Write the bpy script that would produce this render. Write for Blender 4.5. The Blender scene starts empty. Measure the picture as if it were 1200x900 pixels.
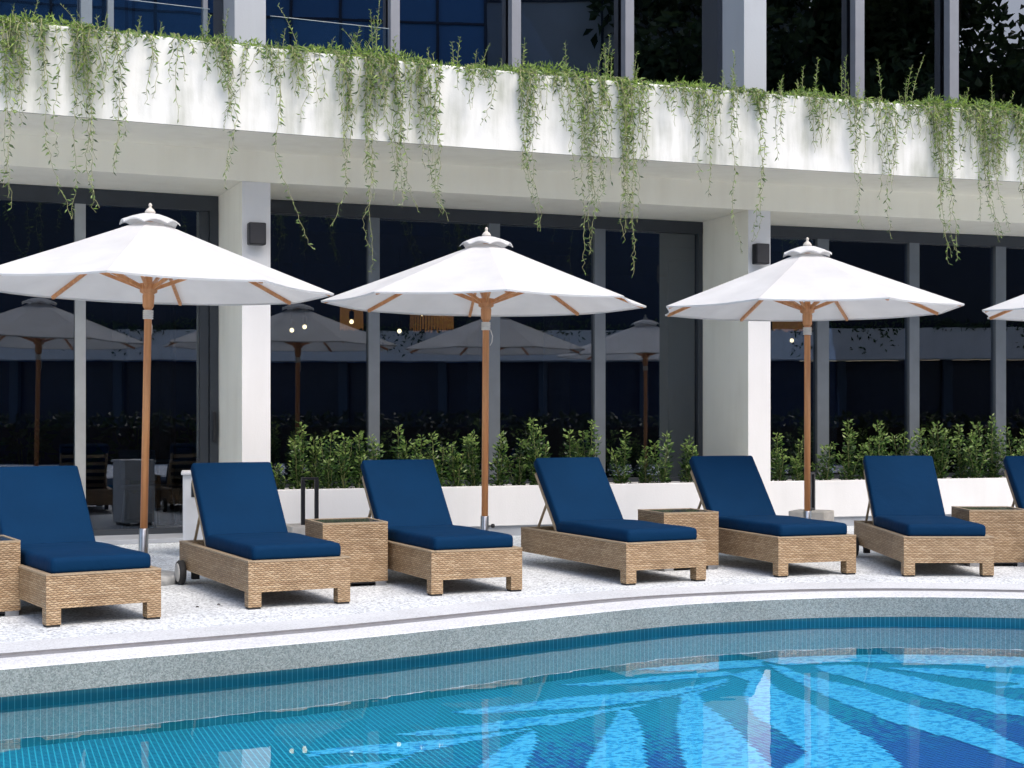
import bpy, bmesh, math, random
from mathutils import Vector, Matrix
from mathutils.geometry import tessellate_polygon
R = math.radians
sc = bpy.context.scene
COL = sc.collection
F = 1700.0; HY = 490.0; EYE = 1.25          # focal length in photo pixels, horizon row, eye height over the deck

# ------------------------------------------------------------------ materials
MATS = {}
def nt(name):
    m = bpy.data.materials.new(name); m.use_nodes = True
    t = m.node_tree; b = t.nodes['Principled BSDF']
    MATS[name] = m
    return m, t, b
def N(t, kind, **kw):
    n = t.nodes.new(kind)
    for k, v in kw.items(): setattr(n, k, v)
    return n
def L(t, a, b): t.links.new(a, b)
def ramp(t, stops, interp='LINEAR'):
    n = t.nodes.new('ShaderNodeValToRGB'); n.color_ramp.interpolation = interp
    e = n.color_ramp.elements
    while len(e) < len(stops): e.new(0.5)
    for i, (p, c) in enumerate(stops):
        e[i].position = p; e[i].color = (*c, 1) if len(c) == 3 else c
    return n
def simple(name, col, rough=.6, metal=0, var=.12, scale=6, bump=0, bscale=200, spec=.5, detail=4):
    m, t, b = nt(name)
    tc = N(t, 'ShaderNodeTexCoord'); nz = N(t, 'ShaderNodeTexNoise')
    nz.inputs['Scale'].default_value = scale; nz.inputs['Detail'].default_value = detail
    L(t, tc.outputs['Object'], nz.inputs['Vector'])
    r = ramp(t, [(.3, [c*(1-var) for c in col]), (.7, [min(1, c*(1+var)) for c in col])])
    L(t, nz.outputs['Fac'], r.inputs['Fac']); L(t, r.outputs['Color'], b.inputs['Base Color'])
    b.inputs['Roughness'].default_value = rough; b.inputs['Metallic'].default_value = metal
    b.inputs['Specular IOR Level'].default_value = spec
    if bump:
        n2 = N(t, 'ShaderNodeTexNoise'); n2.inputs['Scale'].default_value = bscale
        L(t, tc.outputs['Object'], n2.inputs['Vector'])
        bp = N(t, 'ShaderNodeBump'); bp.inputs['Strength'].default_value = bump; bp.inputs['Distance'].default_value = .01
        L(t, n2.outputs['Fac'], bp.inputs['Height']); L(t, bp.outputs['Normal'], b.inputs['Normal'])
    return m

def plaster(name, col, stain, amt=.5):
    m, t, b = nt(name)
    tc = N(t, 'ShaderNodeTexCoord'); mp = N(t, 'ShaderNodeMapping'); mp.inputs['Scale'].default_value = (5, 5, .55)
    L(t, tc.outputs['Object'], mp.inputs['Vector'])
    n1 = N(t, 'ShaderNodeTexNoise'); n1.inputs['Scale'].default_value = 1; n1.inputs['Detail'].default_value = 6; n1.inputs['Roughness'].default_value = .62
    L(t, mp.outputs['Vector'], n1.inputs['Vector'])
    n2 = N(t, 'ShaderNodeTexNoise'); n2.inputs['Scale'].default_value = 1.4; n2.inputs['Detail'].default_value = 5
    L(t, tc.outputs['Object'], n2.inputs['Vector'])
    ad = N(t, 'ShaderNodeMath', operation='MULTIPLY'); L(t, n1.outputs['Fac'], ad.inputs[0]); L(t, n2.outputs['Fac'], ad.inputs[1])
    r = ramp(t, [(.20, (0, 0, 0)), (.40, (amt,)*3)])
    L(t, ad.outputs[0], r.inputs['Fac'])
    mx = N(t, 'ShaderNodeMix', data_type='RGBA'); L(t, r.outputs['Color'], mx.inputs['Factor'])
    mx.inputs[6].default_value = (*col, 1); mx.inputs[7].default_value = (*stain, 1)
    L(t, mx.outputs[2], b.inputs['Base Color']); b.inputs['Roughness'].default_value = .85
    n3 = N(t, 'ShaderNodeTexNoise'); n3.inputs['Scale'].default_value = 60; n3.inputs['Detail'].default_value = 5
    L(t, tc.outputs['Object'], n3.inputs['Vector'])
    bp = N(t, 'ShaderNodeBump'); bp.inputs['Strength'].default_value = .12; bp.inputs['Distance'].default_value = .01
    L(t, n3.outputs['Fac'], bp.inputs['Height']); L(t, bp.outputs['Normal'], b.inputs['Normal'])
    return m
WHITE = plaster('white_plaster', (.69, .70, .68), (.36, .38, .33), 1.0)
CREAM = plaster('cream_plaster_and_warm_shade', (.87, .85, .74), (.74, .71, .60), .5)
WALLW = plaster('clean_white_plaster', (.66, .66, .66), (.56, .56, .55), .4)
UPPER = plaster('pale_grey_paint', (.38, .41, .44), (.32, .34, .37), .5)

def wicker():
    m, t, b = nt('tan_wicker')
    uv = N(t, 'ShaderNodeUVMap')
    nz = N(t, 'ShaderNodeTexNoise'); nz.inputs['Scale'].default_value = 16; L(t, uv.outputs[0], nz.inputs['Vector'])
    vm = N(t, 'ShaderNodeVectorMath', operation='MULTIPLY_ADD'); L(t, nz.outputs['Color'], vm.inputs[0]); vm.inputs[1].default_value = (.005, .004, 0); L(t, uv.outputs[0], vm.inputs[2])
    sp = N(t, 'ShaderNodeSeparateXYZ'); L(t, vm.outputs[0], sp.inputs[0])
    def mth(op, a, bb=None, c=None):
        n = N(t, 'ShaderNodeMath', operation=op)
        for k, q in enumerate((a, bb, c)):
            if q is None: continue
            if isinstance(q, (int, float)): n.inputs[k].default_value = q
            else: L(t, q, n.inputs[k])
        return n.outputs[0]
    v = mth('DIVIDE', sp.outputs['Y'], .0138); row = mth('FLOOR', v); fr = mth('FRACT', v)
    tw = mth('MULTIPLY', mth('SUBTRACT', fr, .5), mth('MULTIPLY_ADD', mth('MODULO', mth('ABSOLUTE', row), 2), 1.1, -.55))
    u = mth('MULTIPLY_ADD', row, .5, mth('ADD', tw, mth('DIVIDE', sp.outputs['X'], .038))); cu = mth('FLOOR', u)
    ub = mth('POWER', mth('ABSOLUTE', mth('SINE', mth('MULTIPLY', u, math.pi))), .55)
    q = mth('MULTIPLY_ADD', fr, 2, -1); rb = mth('SUBTRACT', 1, mth('POWER', mth('ABSOLUTE', q), 2.4))
    h = mth('MULTIPLY', ub, rb)
    cb = N(t, 'ShaderNodeCombineXYZ'); L(t, cu, cb.inputs[0]); L(t, row, cb.inputs[1])
    wn = N(t, 'ShaderNodeTexWhiteNoise', noise_dimensions='2D'); L(t, cb.outputs[0], wn.inputs['Vector'])
    wr = N(t, 'ShaderNodeTexWhiteNoise', noise_dimensions='1D'); L(t, row, wr.inputs['W'])
    mixv = mth('MULTIPLY_ADD', wr.outputs['Value'], .35, mth('MULTIPLY', wn.outputs['Value'], .65))
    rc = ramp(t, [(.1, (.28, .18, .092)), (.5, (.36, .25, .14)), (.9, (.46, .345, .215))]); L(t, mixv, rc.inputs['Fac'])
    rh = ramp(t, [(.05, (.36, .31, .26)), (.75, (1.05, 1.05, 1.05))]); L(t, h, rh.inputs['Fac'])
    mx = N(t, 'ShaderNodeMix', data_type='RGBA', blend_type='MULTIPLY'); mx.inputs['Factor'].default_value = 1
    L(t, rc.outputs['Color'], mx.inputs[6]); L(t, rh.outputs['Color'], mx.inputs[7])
    n2 = N(t, 'ShaderNodeTexNoise'); n2.inputs['Scale'].default_value = 3.5; n2.inputs['Detail'].default_value = 4; L(t, uv.outputs[0], n2.inputs['Vector'])
    r2 = ramp(t, [(.3, (.82, .80, .78)), (.7, (1.08, 1.06, 1.04))]); L(t, n2.outputs['Fac'], r2.inputs['Fac'])
    m2 = N(t, 'ShaderNodeMix', data_type='RGBA', blend_type='MULTIPLY'); m2.inputs['Factor'].default_value = 1
    L(t, mx.outputs[2], m2.inputs[6]); L(t, r2.outputs['Color'], m2.inputs[7])
    L(t, m2.outputs[2], b.inputs['Base Color']); b.inputs['Roughness'].default_value = .5
    bp = N(t, 'ShaderNodeBump'); bp.inputs['Strength'].default_value = .7; bp.inputs['Distance'].default_value = .004
    L(t, h, bp.inputs['Height']); L(t, bp.outputs['Normal'], b.inputs['Normal'])
    return m
WICKER = wicker()
TRIM = simple('pale_wicker_edge', (.34, .26, .17), .5, var=.2, scale=60)

def fabric(name, col, trans=0, bump=.08, sc_=500, rough=.8, sheen=0, spec=.4):
    m, t, b = nt(name); b.inputs['Specular IOR Level'].default_value = spec
    tc = N(t, 'ShaderNodeTexCoord')
    nz = N(t, 'ShaderNodeTexNoise'); nz.inputs['Scale'].default_value = 3; nz.inputs['Detail'].default_value = 3; L(t, tc.outputs['Object'], nz.inputs['Vector'])
    r = ramp(t, [(.3, [c*.93 for c in col]), (.7, [min(1, c*1.05) for c in col])]); L(t, nz.outputs['Fac'], r.inputs['Fac'])
    L(t, r.outputs['Color'], b.inputs['Base Color']); b.inputs['Roughness'].default_value = rough
    b.inputs['Sheen Weight'].default_value = sheen; b.inputs['Sheen Roughness'].default_value = .4
    n2 = N(t, 'ShaderNodeTexNoise'); n2.inputs['Scale'].default_value = 5; n2.inputs['Detail'].default_value = 6; n2.inputs['Distortion'].default_value = .6
    L(t, tc.outputs['Object'], n2.inputs['Vector'])
    bp = N(t, 'ShaderNodeBump'); bp.inputs['Strength'].default_value = bump; bp.inputs['Distance'].default_value = .05
    L(t, n2.outputs['Fac'], bp.inputs['Height']); L(t, bp.outputs['Normal'], b.inputs['Normal'])
    if trans:
        tr = N(t, 'ShaderNodeBsdfTranslucent'); L(t, r.outputs['Color'], tr.inputs['Color'])
        ms = N(t, 'ShaderNodeMixShader'); ms.inputs[0].default_value = trans
        L(t, b.outputs[0], ms.inputs[1]); L(t, tr.outputs[0], ms.inputs[2])
        L(t, ms.outputs[0], t.nodes['Material Output'].inputs[0])
    return m
BLUE = fabric('navy_cushion_fabric', (.0018, .024, .070), bump=.20, rough=.75, sheen=.0, spec=.06)
CANVAS = fabric('white_canopy_canvas', (.67, .675, .67), trans=.25, bump=.10)
ROPE = simple('white_rope', (.75, .72, .66), .8)

def wood(name, c1, c2, z=1.5, scale=30):
    m, t, b = nt(name)
    tc = N(t, 'ShaderNodeTexCoord'); mp = N(t, 'ShaderNodeMapping'); mp.inputs['Scale'].default_value = (scale, scale, z)
    L(t, tc.outputs['Object'], mp.inputs['Vector'])
    nz = N(t, 'ShaderNodeTexNoise'); nz.inputs['Scale'].default_value = 1; nz.inputs['Detail'].default_value = 6; L(t, mp.outputs[0], nz.inputs['Vector'])
    r = ramp(t, [(.3, c1), (.7, c2)]); L(t, nz.outputs['Fac'], r.inputs['Fac']); L(t, r.outputs['Color'], b.inputs['Base Color'])
    b.inputs['Roughness'].default_value = .45
    return m
WOOD = wood('oiled_hardwood', (.47, .185, .065), (.66, .32, .13))
WALNUT = wood('walnut_panel', (.10, .04, .02), (.18, .075, .035), scale=12)
METAL = simple('brushed_steel', (.42, .42, .43), .28, 1, scale=20)
BLACK = simple('black_metal', (.02, .02, .024), .4, .3)
RUBBER = simple('black_rubber', (.02, .02, .02), .8)
WHEELM = simple('grey_wheel_disc', (.45, .44, .41), .5)
FRAME = simple('dark_grey_window_frame', (.035, .042, .052), .42, .2, var=.06)
MULL = simple('grey_mullion', (.16, .18, .20), .4, .3, var=.06)
UPMULL = simple('silver_mullion', (.19, .205, .235), .5, .1, var=.05)
ALU = simple('aluminium_mullion', (.38, .39, .38), .4, .4, var=.08)
CONC = simple('beige_cast_stone', (.50, .47, .42), .85, bump=.2, bscale=80, scale=14)
GREYC = simple('grey_cast_concrete', (.36, .37, .37), .85, bump=.2, bscale=80, scale=18, var=.2)
PLINTH = simple('grey_plinth_paint', (.30, .32, .35), .8, var=.08)
SOIL = simple('dark_soil', (.03, .022, .016), 1, var=.4, scale=40, bump=.6, bscale=60)
CAB = simple('white_cabinet_paint', (.66, .67, .68), .5, var=.05)
SMOKED = simple('smoked_table_glass', (.055, .062, .062), .12, var=.05)
STEM = simple('green_brown_stem', (.15, .17, .06), .8, scale=20, var=.3)
BARK = simple('tree_bark', (.12, .09, .06), .9, scale=8, var=.3, bump=.5, bscale=20)
STEMP = simple('pale_vine_stem', (.26, .27, .13), .8, scale=20, var=.3)

def leaf(name, stops, rough=.5, tr=.33):
    m, t, b = nt(name)
    g = N(t, 'ShaderNodeNewGeometry'); r = ramp(t, stops); L(t, g.outputs['Random Per Island'], r.inputs['Fac'])
    L(t, r.outputs['Color'], b.inputs['Base Color']); b.inputs['Roughness'].default_value = rough
    x = N(t, 'ShaderNodeBsdfTranslucent'); L(t, r.outputs['Color'], x.inputs['Color'])
    ms = N(t, 'ShaderNodeMixShader'); ms.inputs[0].default_value = tr
    L(t, b.outputs[0], ms.inputs[1]); L(t, x.outputs[0], ms.inputs[2]); L(t, ms.outputs[0], t.nodes['Material Output'].inputs[0])
    return m
VLEAF = leaf('vine_leaf', [(0, (.04, .07, .03)), (.3, (.10, .17, .05)), (.7, (.18, .29, .08)), (1, (.32, .42, .17))])
VLEAFY = leaf('vine_leaf_young', [(0, (.13, .22, .04)), (.5, (.24, .37, .06)), (1, (.38, .50, .13))])
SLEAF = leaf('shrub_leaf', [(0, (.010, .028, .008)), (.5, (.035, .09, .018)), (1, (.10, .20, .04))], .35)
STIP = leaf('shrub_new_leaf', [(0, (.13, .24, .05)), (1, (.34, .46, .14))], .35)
TLEAF = leaf('tree_leaf', [(0, (.02, .045, .02)), (1, (.12, .18, .07))])
HLEAF = leaf('hedge_leaf', [(0, (.006, .012, .007)), (1, (.035, .055, .025))])
ILEAF = leaf('indoor_leaf', [(0, (.03, .08, .03)), (1, (.12, .22, .06))])

def pebble(name, stops, scale=95, tint=(1, 1, 1), bump=.35, blot=.12):
    m, t, b = nt(name)
    tc = N(t, 'ShaderNodeTexCoord')
    v = N(t, 'ShaderNodeTexVoronoi'); v.inputs['Scale'].default_value = scale; L(t, tc.outputs['Object'], v.inputs['Vector'])
    sep = N(t, 'ShaderNodeSeparateColor'); L(t, v.outputs['Color'], sep.inputs[0])
    r = ramp(t, stops); L(t, sep.outputs[0], r.inputs['Fac'])
    nz = N(t, 'ShaderNodeTexNoise'); nz.inputs['Scale'].default_value = 1.7; nz.inputs['Detail'].default_value = 6; L(t, tc.outputs['Object'], nz.inputs['Vector'])
    r2 = ramp(t, [(.35, [c*(1-blot) for c in tint]), (.62, tint)]); L(t, nz.outputs['Fac'], r2.inputs['Fac'])
    mx = N(t, 'ShaderNodeMix', data_type='RGBA', blend_type='MULTIPLY'); mx.inputs['Factor'].default_value = 1
    L(t, r.outputs['Color'], mx.inputs[6]); L(t, r2.outputs['Color'], mx.inputs[7]); L(t, mx.outputs[2], b.inputs['Base Color'])
    b.inputs['Roughness'].default_value = .8
    bp = N(t, 'ShaderNodeBump'); bp.inputs['Strength'].default_value = bump; bp.inputs['Distance'].default_value = .004; bp.invert = True
    L(t, v.outputs['Distance'], bp.inputs['Height']); L(t, bp.outputs['Normal'], b.inputs['Normal'])
    return m
DECK = pebble('white_pebble_wash', [(0, (.22, .24, .26)), (.25, (.50, .53, .555)), (.6, (.66, .70, .72)), (1, (.78, .82, .84))], 75)
BAND = pebble('smooth_stone_band', [(0, (.42, .43, .44)), (.3, (.54, .56, .575)), (1, (.62, .64, .655))], 120, bump=.1)
COPE = pebble('white_coping_stone', [(0, (.46, .47, .49)), (.4, (.62, .63, .64)), (1, (.72, .73, .74))], 110, bump=.2)
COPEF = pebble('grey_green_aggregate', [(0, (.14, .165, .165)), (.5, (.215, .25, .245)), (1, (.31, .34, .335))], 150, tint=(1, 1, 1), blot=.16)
GROOVE = simple('grey_drain_strip', (.20, .20, .21), .8, var=.12, scale=30, bump=.2)
GROUND = simple('grey_paving_ground', (.30, .30, .29), .9, scale=1)

def mosaic(name, kind, s=.03, ang=20):
    m, t, b = nt(name)
    if kind == 'wall':
        uv = N(t, 'ShaderNodeUVMap'); src = uv.outputs[0]
    else:
        tc = N(t, 'ShaderNodeTexCoord'); mp = N(t, 'ShaderNodeMapping'); mp.inputs['Rotation'].default_value = (0, 0, R(-ang))
        L(t, tc.outputs['Object'], mp.inputs['Vector']); src = mp.outputs[0]
    br = N(t, 'ShaderNodeTexBrick'); br.offset = 0 if kind != 'light' else .5
    br.inputs['Scale'].default_value = 1; br.inputs['Brick Width'].default_value = s; br.inputs['Row Height'].default_value = s
    br.inputs['Mortar Size'].default_value = .0032 if kind != 'wall' else .0018; br.inputs['Mortar Smooth'].default_value = .3; br.inputs['Bias'].default_value = 0
    if kind == 'wall': br.inputs['Row Height'].default_value = 3.0; br.inputs['Brick Width'].default_value = .032
    L(t, src, br.inputs['Vector'])
    def cols(c1, c2, mo):
        br.inputs['Color1'].default_value = (*c1, 1); br.inputs['Color2'].default_value = (*c2, 1); br.inputs['Mortar'].default_value = (*mo, 1)
    if kind == 'light':
        cols((.11, .66, .98), (.07, .58, .93), (.15, .68, .92))
        # darker mosaic chips scattered in short rows
        mp2 = N(t, 'ShaderNodeMapping'); mp2.inputs['Scale'].default_value = (27, 42, 1); L(t, src, mp2.inputs['Vector'])
        nz = N(t, 'ShaderNodeTexNoise'); nz.inputs['Scale'].default_value = 1; nz.inputs['Detail'].default_value = 2; L(t, mp2.outputs[0], nz.inputs['Vector'])
        r = ramp(t, [(.52, (0, 0, 0)), (.57, (.85, .85, .85))]); L(t, nz.outputs['Fac'], r.inputs['Fac'])
        mx = N(t, 'ShaderNodeMix', data_type='RGBA'); L(t, r.outputs['Color'], mx.inputs['Factor'])
        L(t, br.outputs['Color'], mx.inputs[6]); mx.inputs[7].default_value = (.004, .30, .66, 1)
        out = mx.outputs[2]
    elif kind == 'floor':
        cols((.001, .21, .34), (.001, .15, .27), (.05, .56, .72))
        br2 = N(t, 'ShaderNodeTexBrick'); br2.offset = 0
        for k, v in (('Scale', 1), ('Brick Width', s), ('Row Height', s), ('Mortar Size', .0022), ('Mortar Smooth', .3), ('Bias', 0)): br2.inputs[k].default_value = v
        br2.inputs['Color1'].default_value = (.006, .045, .30, 1); br2.inputs['Color2'].default_value = (.003, .03, .22, 1); br2.inputs['Mortar'].default_value = (.07, .34, .64, 1)
        L(t, src, br2.inputs['Vector'])
        tc2 = N(t, 'ShaderNodeTexCoord'); sx = N(t, 'ShaderNodeSeparateXYZ'); L(t, tc2.outputs['Object'], sx.inputs[0])
        # the mosaic turns from teal to navy towards the middle of the pool
        a = N(t, 'ShaderNodeMath', operation='MULTIPLY_ADD'); L(t, sx.outputs['X'], a.inputs[0]); a.inputs[1].default_value = .42; a.inputs[2].default_value = 7.65
        d = N(t, 'ShaderNodeMath', operation='SUBTRACT'); L(t, a.outputs[0], d.inputs[0]); L(t, sx.outputs['Y'], d.inputs[1])
        wn = N(t, 'ShaderNodeTexWhiteNoise', noise_dimensions='2D')
        sn = N(t, 'ShaderNodeVectorMath', operation='SNAP'); L(t, src, sn.inputs[0]); sn.inputs[1].default_value = (s, s, s); L(t, sn.outputs[0], wn.inputs['Vector'])
        ad = N(t, 'ShaderNodeMath', operation='MULTIPLY_ADD'); L(t, wn.outputs['Value'], ad.inputs[0]); ad.inputs[1].default_value = -1.1; L(t, d.outputs[0], ad.inputs[2])
        mr = N(t, 'ShaderNodeMapRange'); L(t, ad.outputs[0], mr.inputs['Value']); mr.inputs['From Min'].default_value = -.3; mr.inputs['From Max'].default_value = .3
        sx2 = N(t, 'ShaderNodeMapRange'); L(t, sx.outputs['X'], sx2.inputs['Value']); sx2.inputs['From Min'].default_value = -.6; sx2.inputs['From Max'].default_value = .2
        mm = N(t, 'ShaderNodeMath', operation='MULTIPLY'); L(t, mr.outputs[0], mm.inputs[0]); L(t, sx2.outputs[0], mm.inputs[1])
        mx = N(t, 'ShaderNodeMix', data_type='RGBA'); L(t, mm.outputs[0], mx.inputs['Factor']); L(t, br.outputs['Color'], mx.inputs[6]); L(t, br2.outputs['Color'], mx.inputs[7])
        out = mx.outputs[2]
    else:
        cols((.003, .20, .26), (.002, .17, .23), (.11, .46, .52))
        out = br.outputs['Color']
    L(t, out, b.inputs['Base Color']); b.inputs['Roughness'].default_value = .5
    return m
MLIGHT = mosaic('light_blue_mosaic', 'light'); MFLOOR = mosaic('teal_navy_mosaic', 'floor'); MWALL = mosaic('teal_wall_mosaic', 'wall')

def glass(name, tint, ior, rough=0.0, wav=0, wscale=2, colr=(1, 1, 1)):
    m = bpy.data.materials.new(name); m.use_nodes = True; t = m.node_tree; t.nodes.remove(t.nodes['Principled BSDF'])
    tr = N(t, 'ShaderNodeBsdfTransparent'); tr.inputs[0].default_value = (*tint, 1)
    gl = N(t, 'ShaderNodeBsdfGlossy'); gl.inputs['Roughness'].default_value = rough; gl.inputs['Color'].default_value = (*colr, 1)
    fr = N(t, 'ShaderNodeFresnel'); fr.inputs['IOR'].default_value = ior
    if wav:
        tc = N(t, 'ShaderNodeTexCoord'); nz = N(t, 'ShaderNodeTexNoise'); nz.inputs['Scale'].default_value = wscale; nz.inputs['Detail'].default_value = 3
        L(t, tc.outputs['Object'], nz.inputs['Vector'])
        bp = N(t, 'ShaderNodeBump'); bp.inputs['Strength'].default_value = wav; bp.inputs['Distance'].default_value = .1
        L(t, nz.outputs['Fac'], bp.inputs['Height']); L(t, bp.outputs['Normal'], gl.inputs['Normal'])
    ms = N(t, 'ShaderNodeMixShader'); L(t, fr.outputs[0], ms.inputs[0]); L(t, tr.outputs[0], ms.inputs[1]); L(t, gl.outputs[0], ms.inputs[2])
    L(t, ms.outputs[0], t.nodes['Material Output'].inputs[0])
    return m
GLASS = glass('tinted_window_glass', (.46, .54, .62), 1.98, wav=.004, wscale=.9, colr=(.85, .88, .95))
GLASSU = glass('upper_window_glass', (.25, .30, .36), 2.3, wav=.004, wscale=.8, colr=(.85, .90, 1))
BALG = glass('clear_balustrade_glass', (.90, .95, .95), 1.5)
WATER = glass('pool_water_surface', (.90, .97, .99), 1.33, rough=0.0, wav=.016, wscale=1.9)
def emis(name, col, s):
    m = bpy.data.materials.new(name); m.use_nodes = True; b = m.node_tree.nodes['Principled BSDF']
    b.inputs['Base Color'].default_value = (*col, 1); b.inputs['Emission Color'].default_value = (*col, 1); b.inputs['Emission Strength'].default_value = s
    return m
BULB = emis('lit_bulb', (1, .62, .28), 5)
SHADE = emis('lit_raffia_shade', (.42, .15, .035), .45)
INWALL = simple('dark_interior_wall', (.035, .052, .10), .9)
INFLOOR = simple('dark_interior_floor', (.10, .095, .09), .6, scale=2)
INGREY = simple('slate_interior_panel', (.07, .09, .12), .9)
CHAIRG = simple('grey_chair_shell', (.18, .19, .21), .6)
BLUEG = simple('blue_curtain_wall', (.06, .19, .42), .5, var=.15, scale=.05)
GREYB = simple('grey_render', (.50, .55, .58), .9, scale=.3)
DARKG = simple('dark_far_window', (.016, .026, .055), .25, scale=.2)

# ------------------------------------------------------------------ mesh helpers
def new_bm():
    bm = bmesh.new(); bm.loops.layers.uv.new('UVMap'); return bm
def setmi(bm, faces, mi):
    for f in faces: f.material_index = mi
def box(bm, c, s, M=None, mi=0, bevel=0, seg=2):
    ret = bmesh.ops.create_cube(bm, size=1.0)
    vs = ret['verts']
    for v in vs:
        v.co = Vector((v.co.x*s[0], v.co.y*s[1], v.co.z*s[2]))
    fs = list({f for v in vs for f in v.link_faces})
    if bevel:
        es = list({e for v in vs for e in v.link_edges})
        r = bmesh.ops.bevel(bm, geom=es, offset=bevel, segments=seg, profile=.5, affect='EDGES')
        vs = list({v for f in r['faces'] for v in f.verts} | {v for v in vs if v.is_valid}); fs = list({f for v in vs for f in v.link_faces})
    T = Matrix.Translation(Vector(c))
    if M is not None: T = T @ M.to_4x4()
    for v in vs: v.co = T @ v.co
    setmi(bm, fs, mi)
    return vs
def tube(bm, pts, rad, n=8, mi=0, cap=True):
    pts = [Vector(p) for p in pts]
    if not isinstance(rad, (list, tuple)): rad = [rad]*len(pts)
    rings = []
    up = None
    for i, p in enumerate(pts):
        d = (pts[min(i+1, len(pts)-1)] - pts[max(i-1, 0)])
        if d.length < 1e-9: d = Vector((0, 0, 1))
        d.normalize()
        a = d.orthogonal().normalized() if up is None else (up - d*up.dot(d)).normalized()
        up = a; b2 = d.cross(a)
        rings.append([bm.verts.new(p + (a*math.cos(2*math.pi*k/n) + b2*math.sin(2*math.pi*k/n))*rad[i]) for k in range(n)])
    for i in range(len(rings)-1):
        for k in range(n):
            f = bm.faces.new((rings[i][k], rings[i][(k+1) % n], rings[i+1][(k+1) % n], rings[i+1][k])); f.material_index = mi; f.smooth = n > 4
    if cap:
        for r in (rings[0][::-1], rings[-1]):
            f = bm.faces.new(r); f.material_index = mi
def lathe(bm, prof, c=(0, 0, 0), n=20, mi=0):
    axlathe(bm, [(r, z) for r, z in prof], Vector(c), Vector((1, 0, 0)), Vector((0, 1, 0)), Vector((0, 0, 1)), n, mi)
def axlathe(bm, prof, c, ax, ay, az, n=20, mi=0):
    rings = [[bm.verts.new(c+ax*(max(r, .0005)*math.cos(2*math.pi*k/n))+ay*(max(r, .0005)*math.sin(2*math.pi*k/n))+az*z) for k in range(n)] for r, z in prof]
    for i in range(len(rings)-1):
        for k in range(n):
            f = bm.faces.new((rings[i][k], rings[i][(k+1) % n], rings[i+1][(k+1) % n], rings[i+1][k])); f.material_index = mi
            f.smooth = abs(prof[i][1]-prof[i+1][1]) > .3*abs(prof[i][0]-prof[i+1][0])
    for q in (rings[0][::-1], rings[-1]):
        f = bm.faces.new(q); f.material_index = mi
def quad(bm, pts, mi=0):
    f = bm.faces.new([bm.verts.new(p) for p in pts]); f.material_index = mi; return f
def bar(bm, a, b_, w, h, mi=0, up=(0, 0, 1)):
    a = Vector(a); b_ = Vector(b_); d = b_-a; y = d.normalized(); z = Vector(up); x = y.cross(z).normalized(); z = x.cross(y)
    M = Matrix((x, y, z)).transposed()
    return box(bm, (a+b_)/2, (w, d.length, h), M, mi)
def boxuv(bm):
    lay = bm.loops.layers.uv.active
    bm.normal_update()
    for f in bm.faces:
        n = f.normal; ax = max(range(3), key=lambda i: abs(n[i]))
        for l in f.loops:
            c = l.vert.co
            l[lay].uv = (c.y, c.z) if ax == 0 else ((c.x, c.z) if ax == 1 else (c.x, c.y))
def obj(name, bm, mats, parent=None, smooth=False, uv=True, label=None, norm=True):
    if norm: bmesh.ops.recalc_face_normals(bm, faces=bm.faces[:])
    if uv: boxuv(bm)
    if smooth:
        for f in bm.faces: f.smooth = True
    me = bpy.data.meshes.new(name); bm.to_mesh(me); bm.free()
    for m in (mats if isinstance(mats, (list, tuple)) else [mats]): me.materials.append(m)
    o = bpy.data.objects.new(name, me); COL.objects.link(o)
    if parent: o.parent = parent
    if label: o['label'] = label
    return o
def tag(o, label, cat, group=None):
    o['label'] = label; o['category'] = cat
    if group: o['group'] = group
    return o
def thing(name, label, cat, loc=(0, 0, 0), rz=0, group=None):
    o = bpy.data.objects.new(name, None); COL.objects.link(o); o.location = loc; o.rotation_euler = (0, 0, rz); o.empty_display_size = .1
    return tag(o, label, cat, group)
def struct(o): o['kind'] = 'structure'; return o
def children(o): return [c for c in bpy.data.objects if c.parent == o]
def copy_tree(o, parent=None, loc=None, rz=None, label=None):
    c = o.copy(); COL.objects.link(c); c.parent = parent
    if loc is not None: c.location = loc
    if rz is not None: c.rotation_euler = (0, 0, rz)
    if label: c['label'] = label
    for ch in children(o): copy_tree(ch, c)
    return c
def pxz(px, Y): return (px-600)/F*Y

# ------------------------------------------------------------------ facade frame
P1 = Vector((-2.411, 14.48)); PW = .286
dirs = [Vector((math.cos(R(a)), math.sin(R(a)))) for a in (23.5, 20.3, 17.7)]
P2 = P1 + dirs[1]*5.697
A = [P1 - dirs[0]*8.0, P1, P2]; LEN = [8.0, 5.697, 8.5]
nrm = [Vector((-d.y, d.x)) for d in dirs]          # pointing into the building
def bp(i, t, d, z):
    p = A[i] + dirs[i]*t + nrm[i]*d
    return Vector((p.x, p.y, z))
def rotm(i): return Matrix.Rotation(math.atan2(dirs[i].y, dirs[i].x), 3, 'Z')
def bbox_(bm, i, t0, t1, d0, d1, z0, z1, mi=0, bevel=0):
    c = bp(i, (t0+t1)/2, (d0+d1)/2, (z0+z1)/2)
    box(bm, c, (t1-t0, d1-d0, z1-z0), rotm(i), mi, bevel)
def tpx(i, px, d):
    k = (px-600)/F; o = A[i]+nrm[i]*d; dd = dirs[i]
    return (k*o.y - o.x)/(dd.x - k*dd.y)

H_BEAM = 3.60; H_SOF = 3.90; H_TOP = 4.69; GD = 1.13
hotel = thing('hotel_building', 'white two storey hotel with dark glass fronts and a curved planted balcony ledge', 'building')
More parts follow.
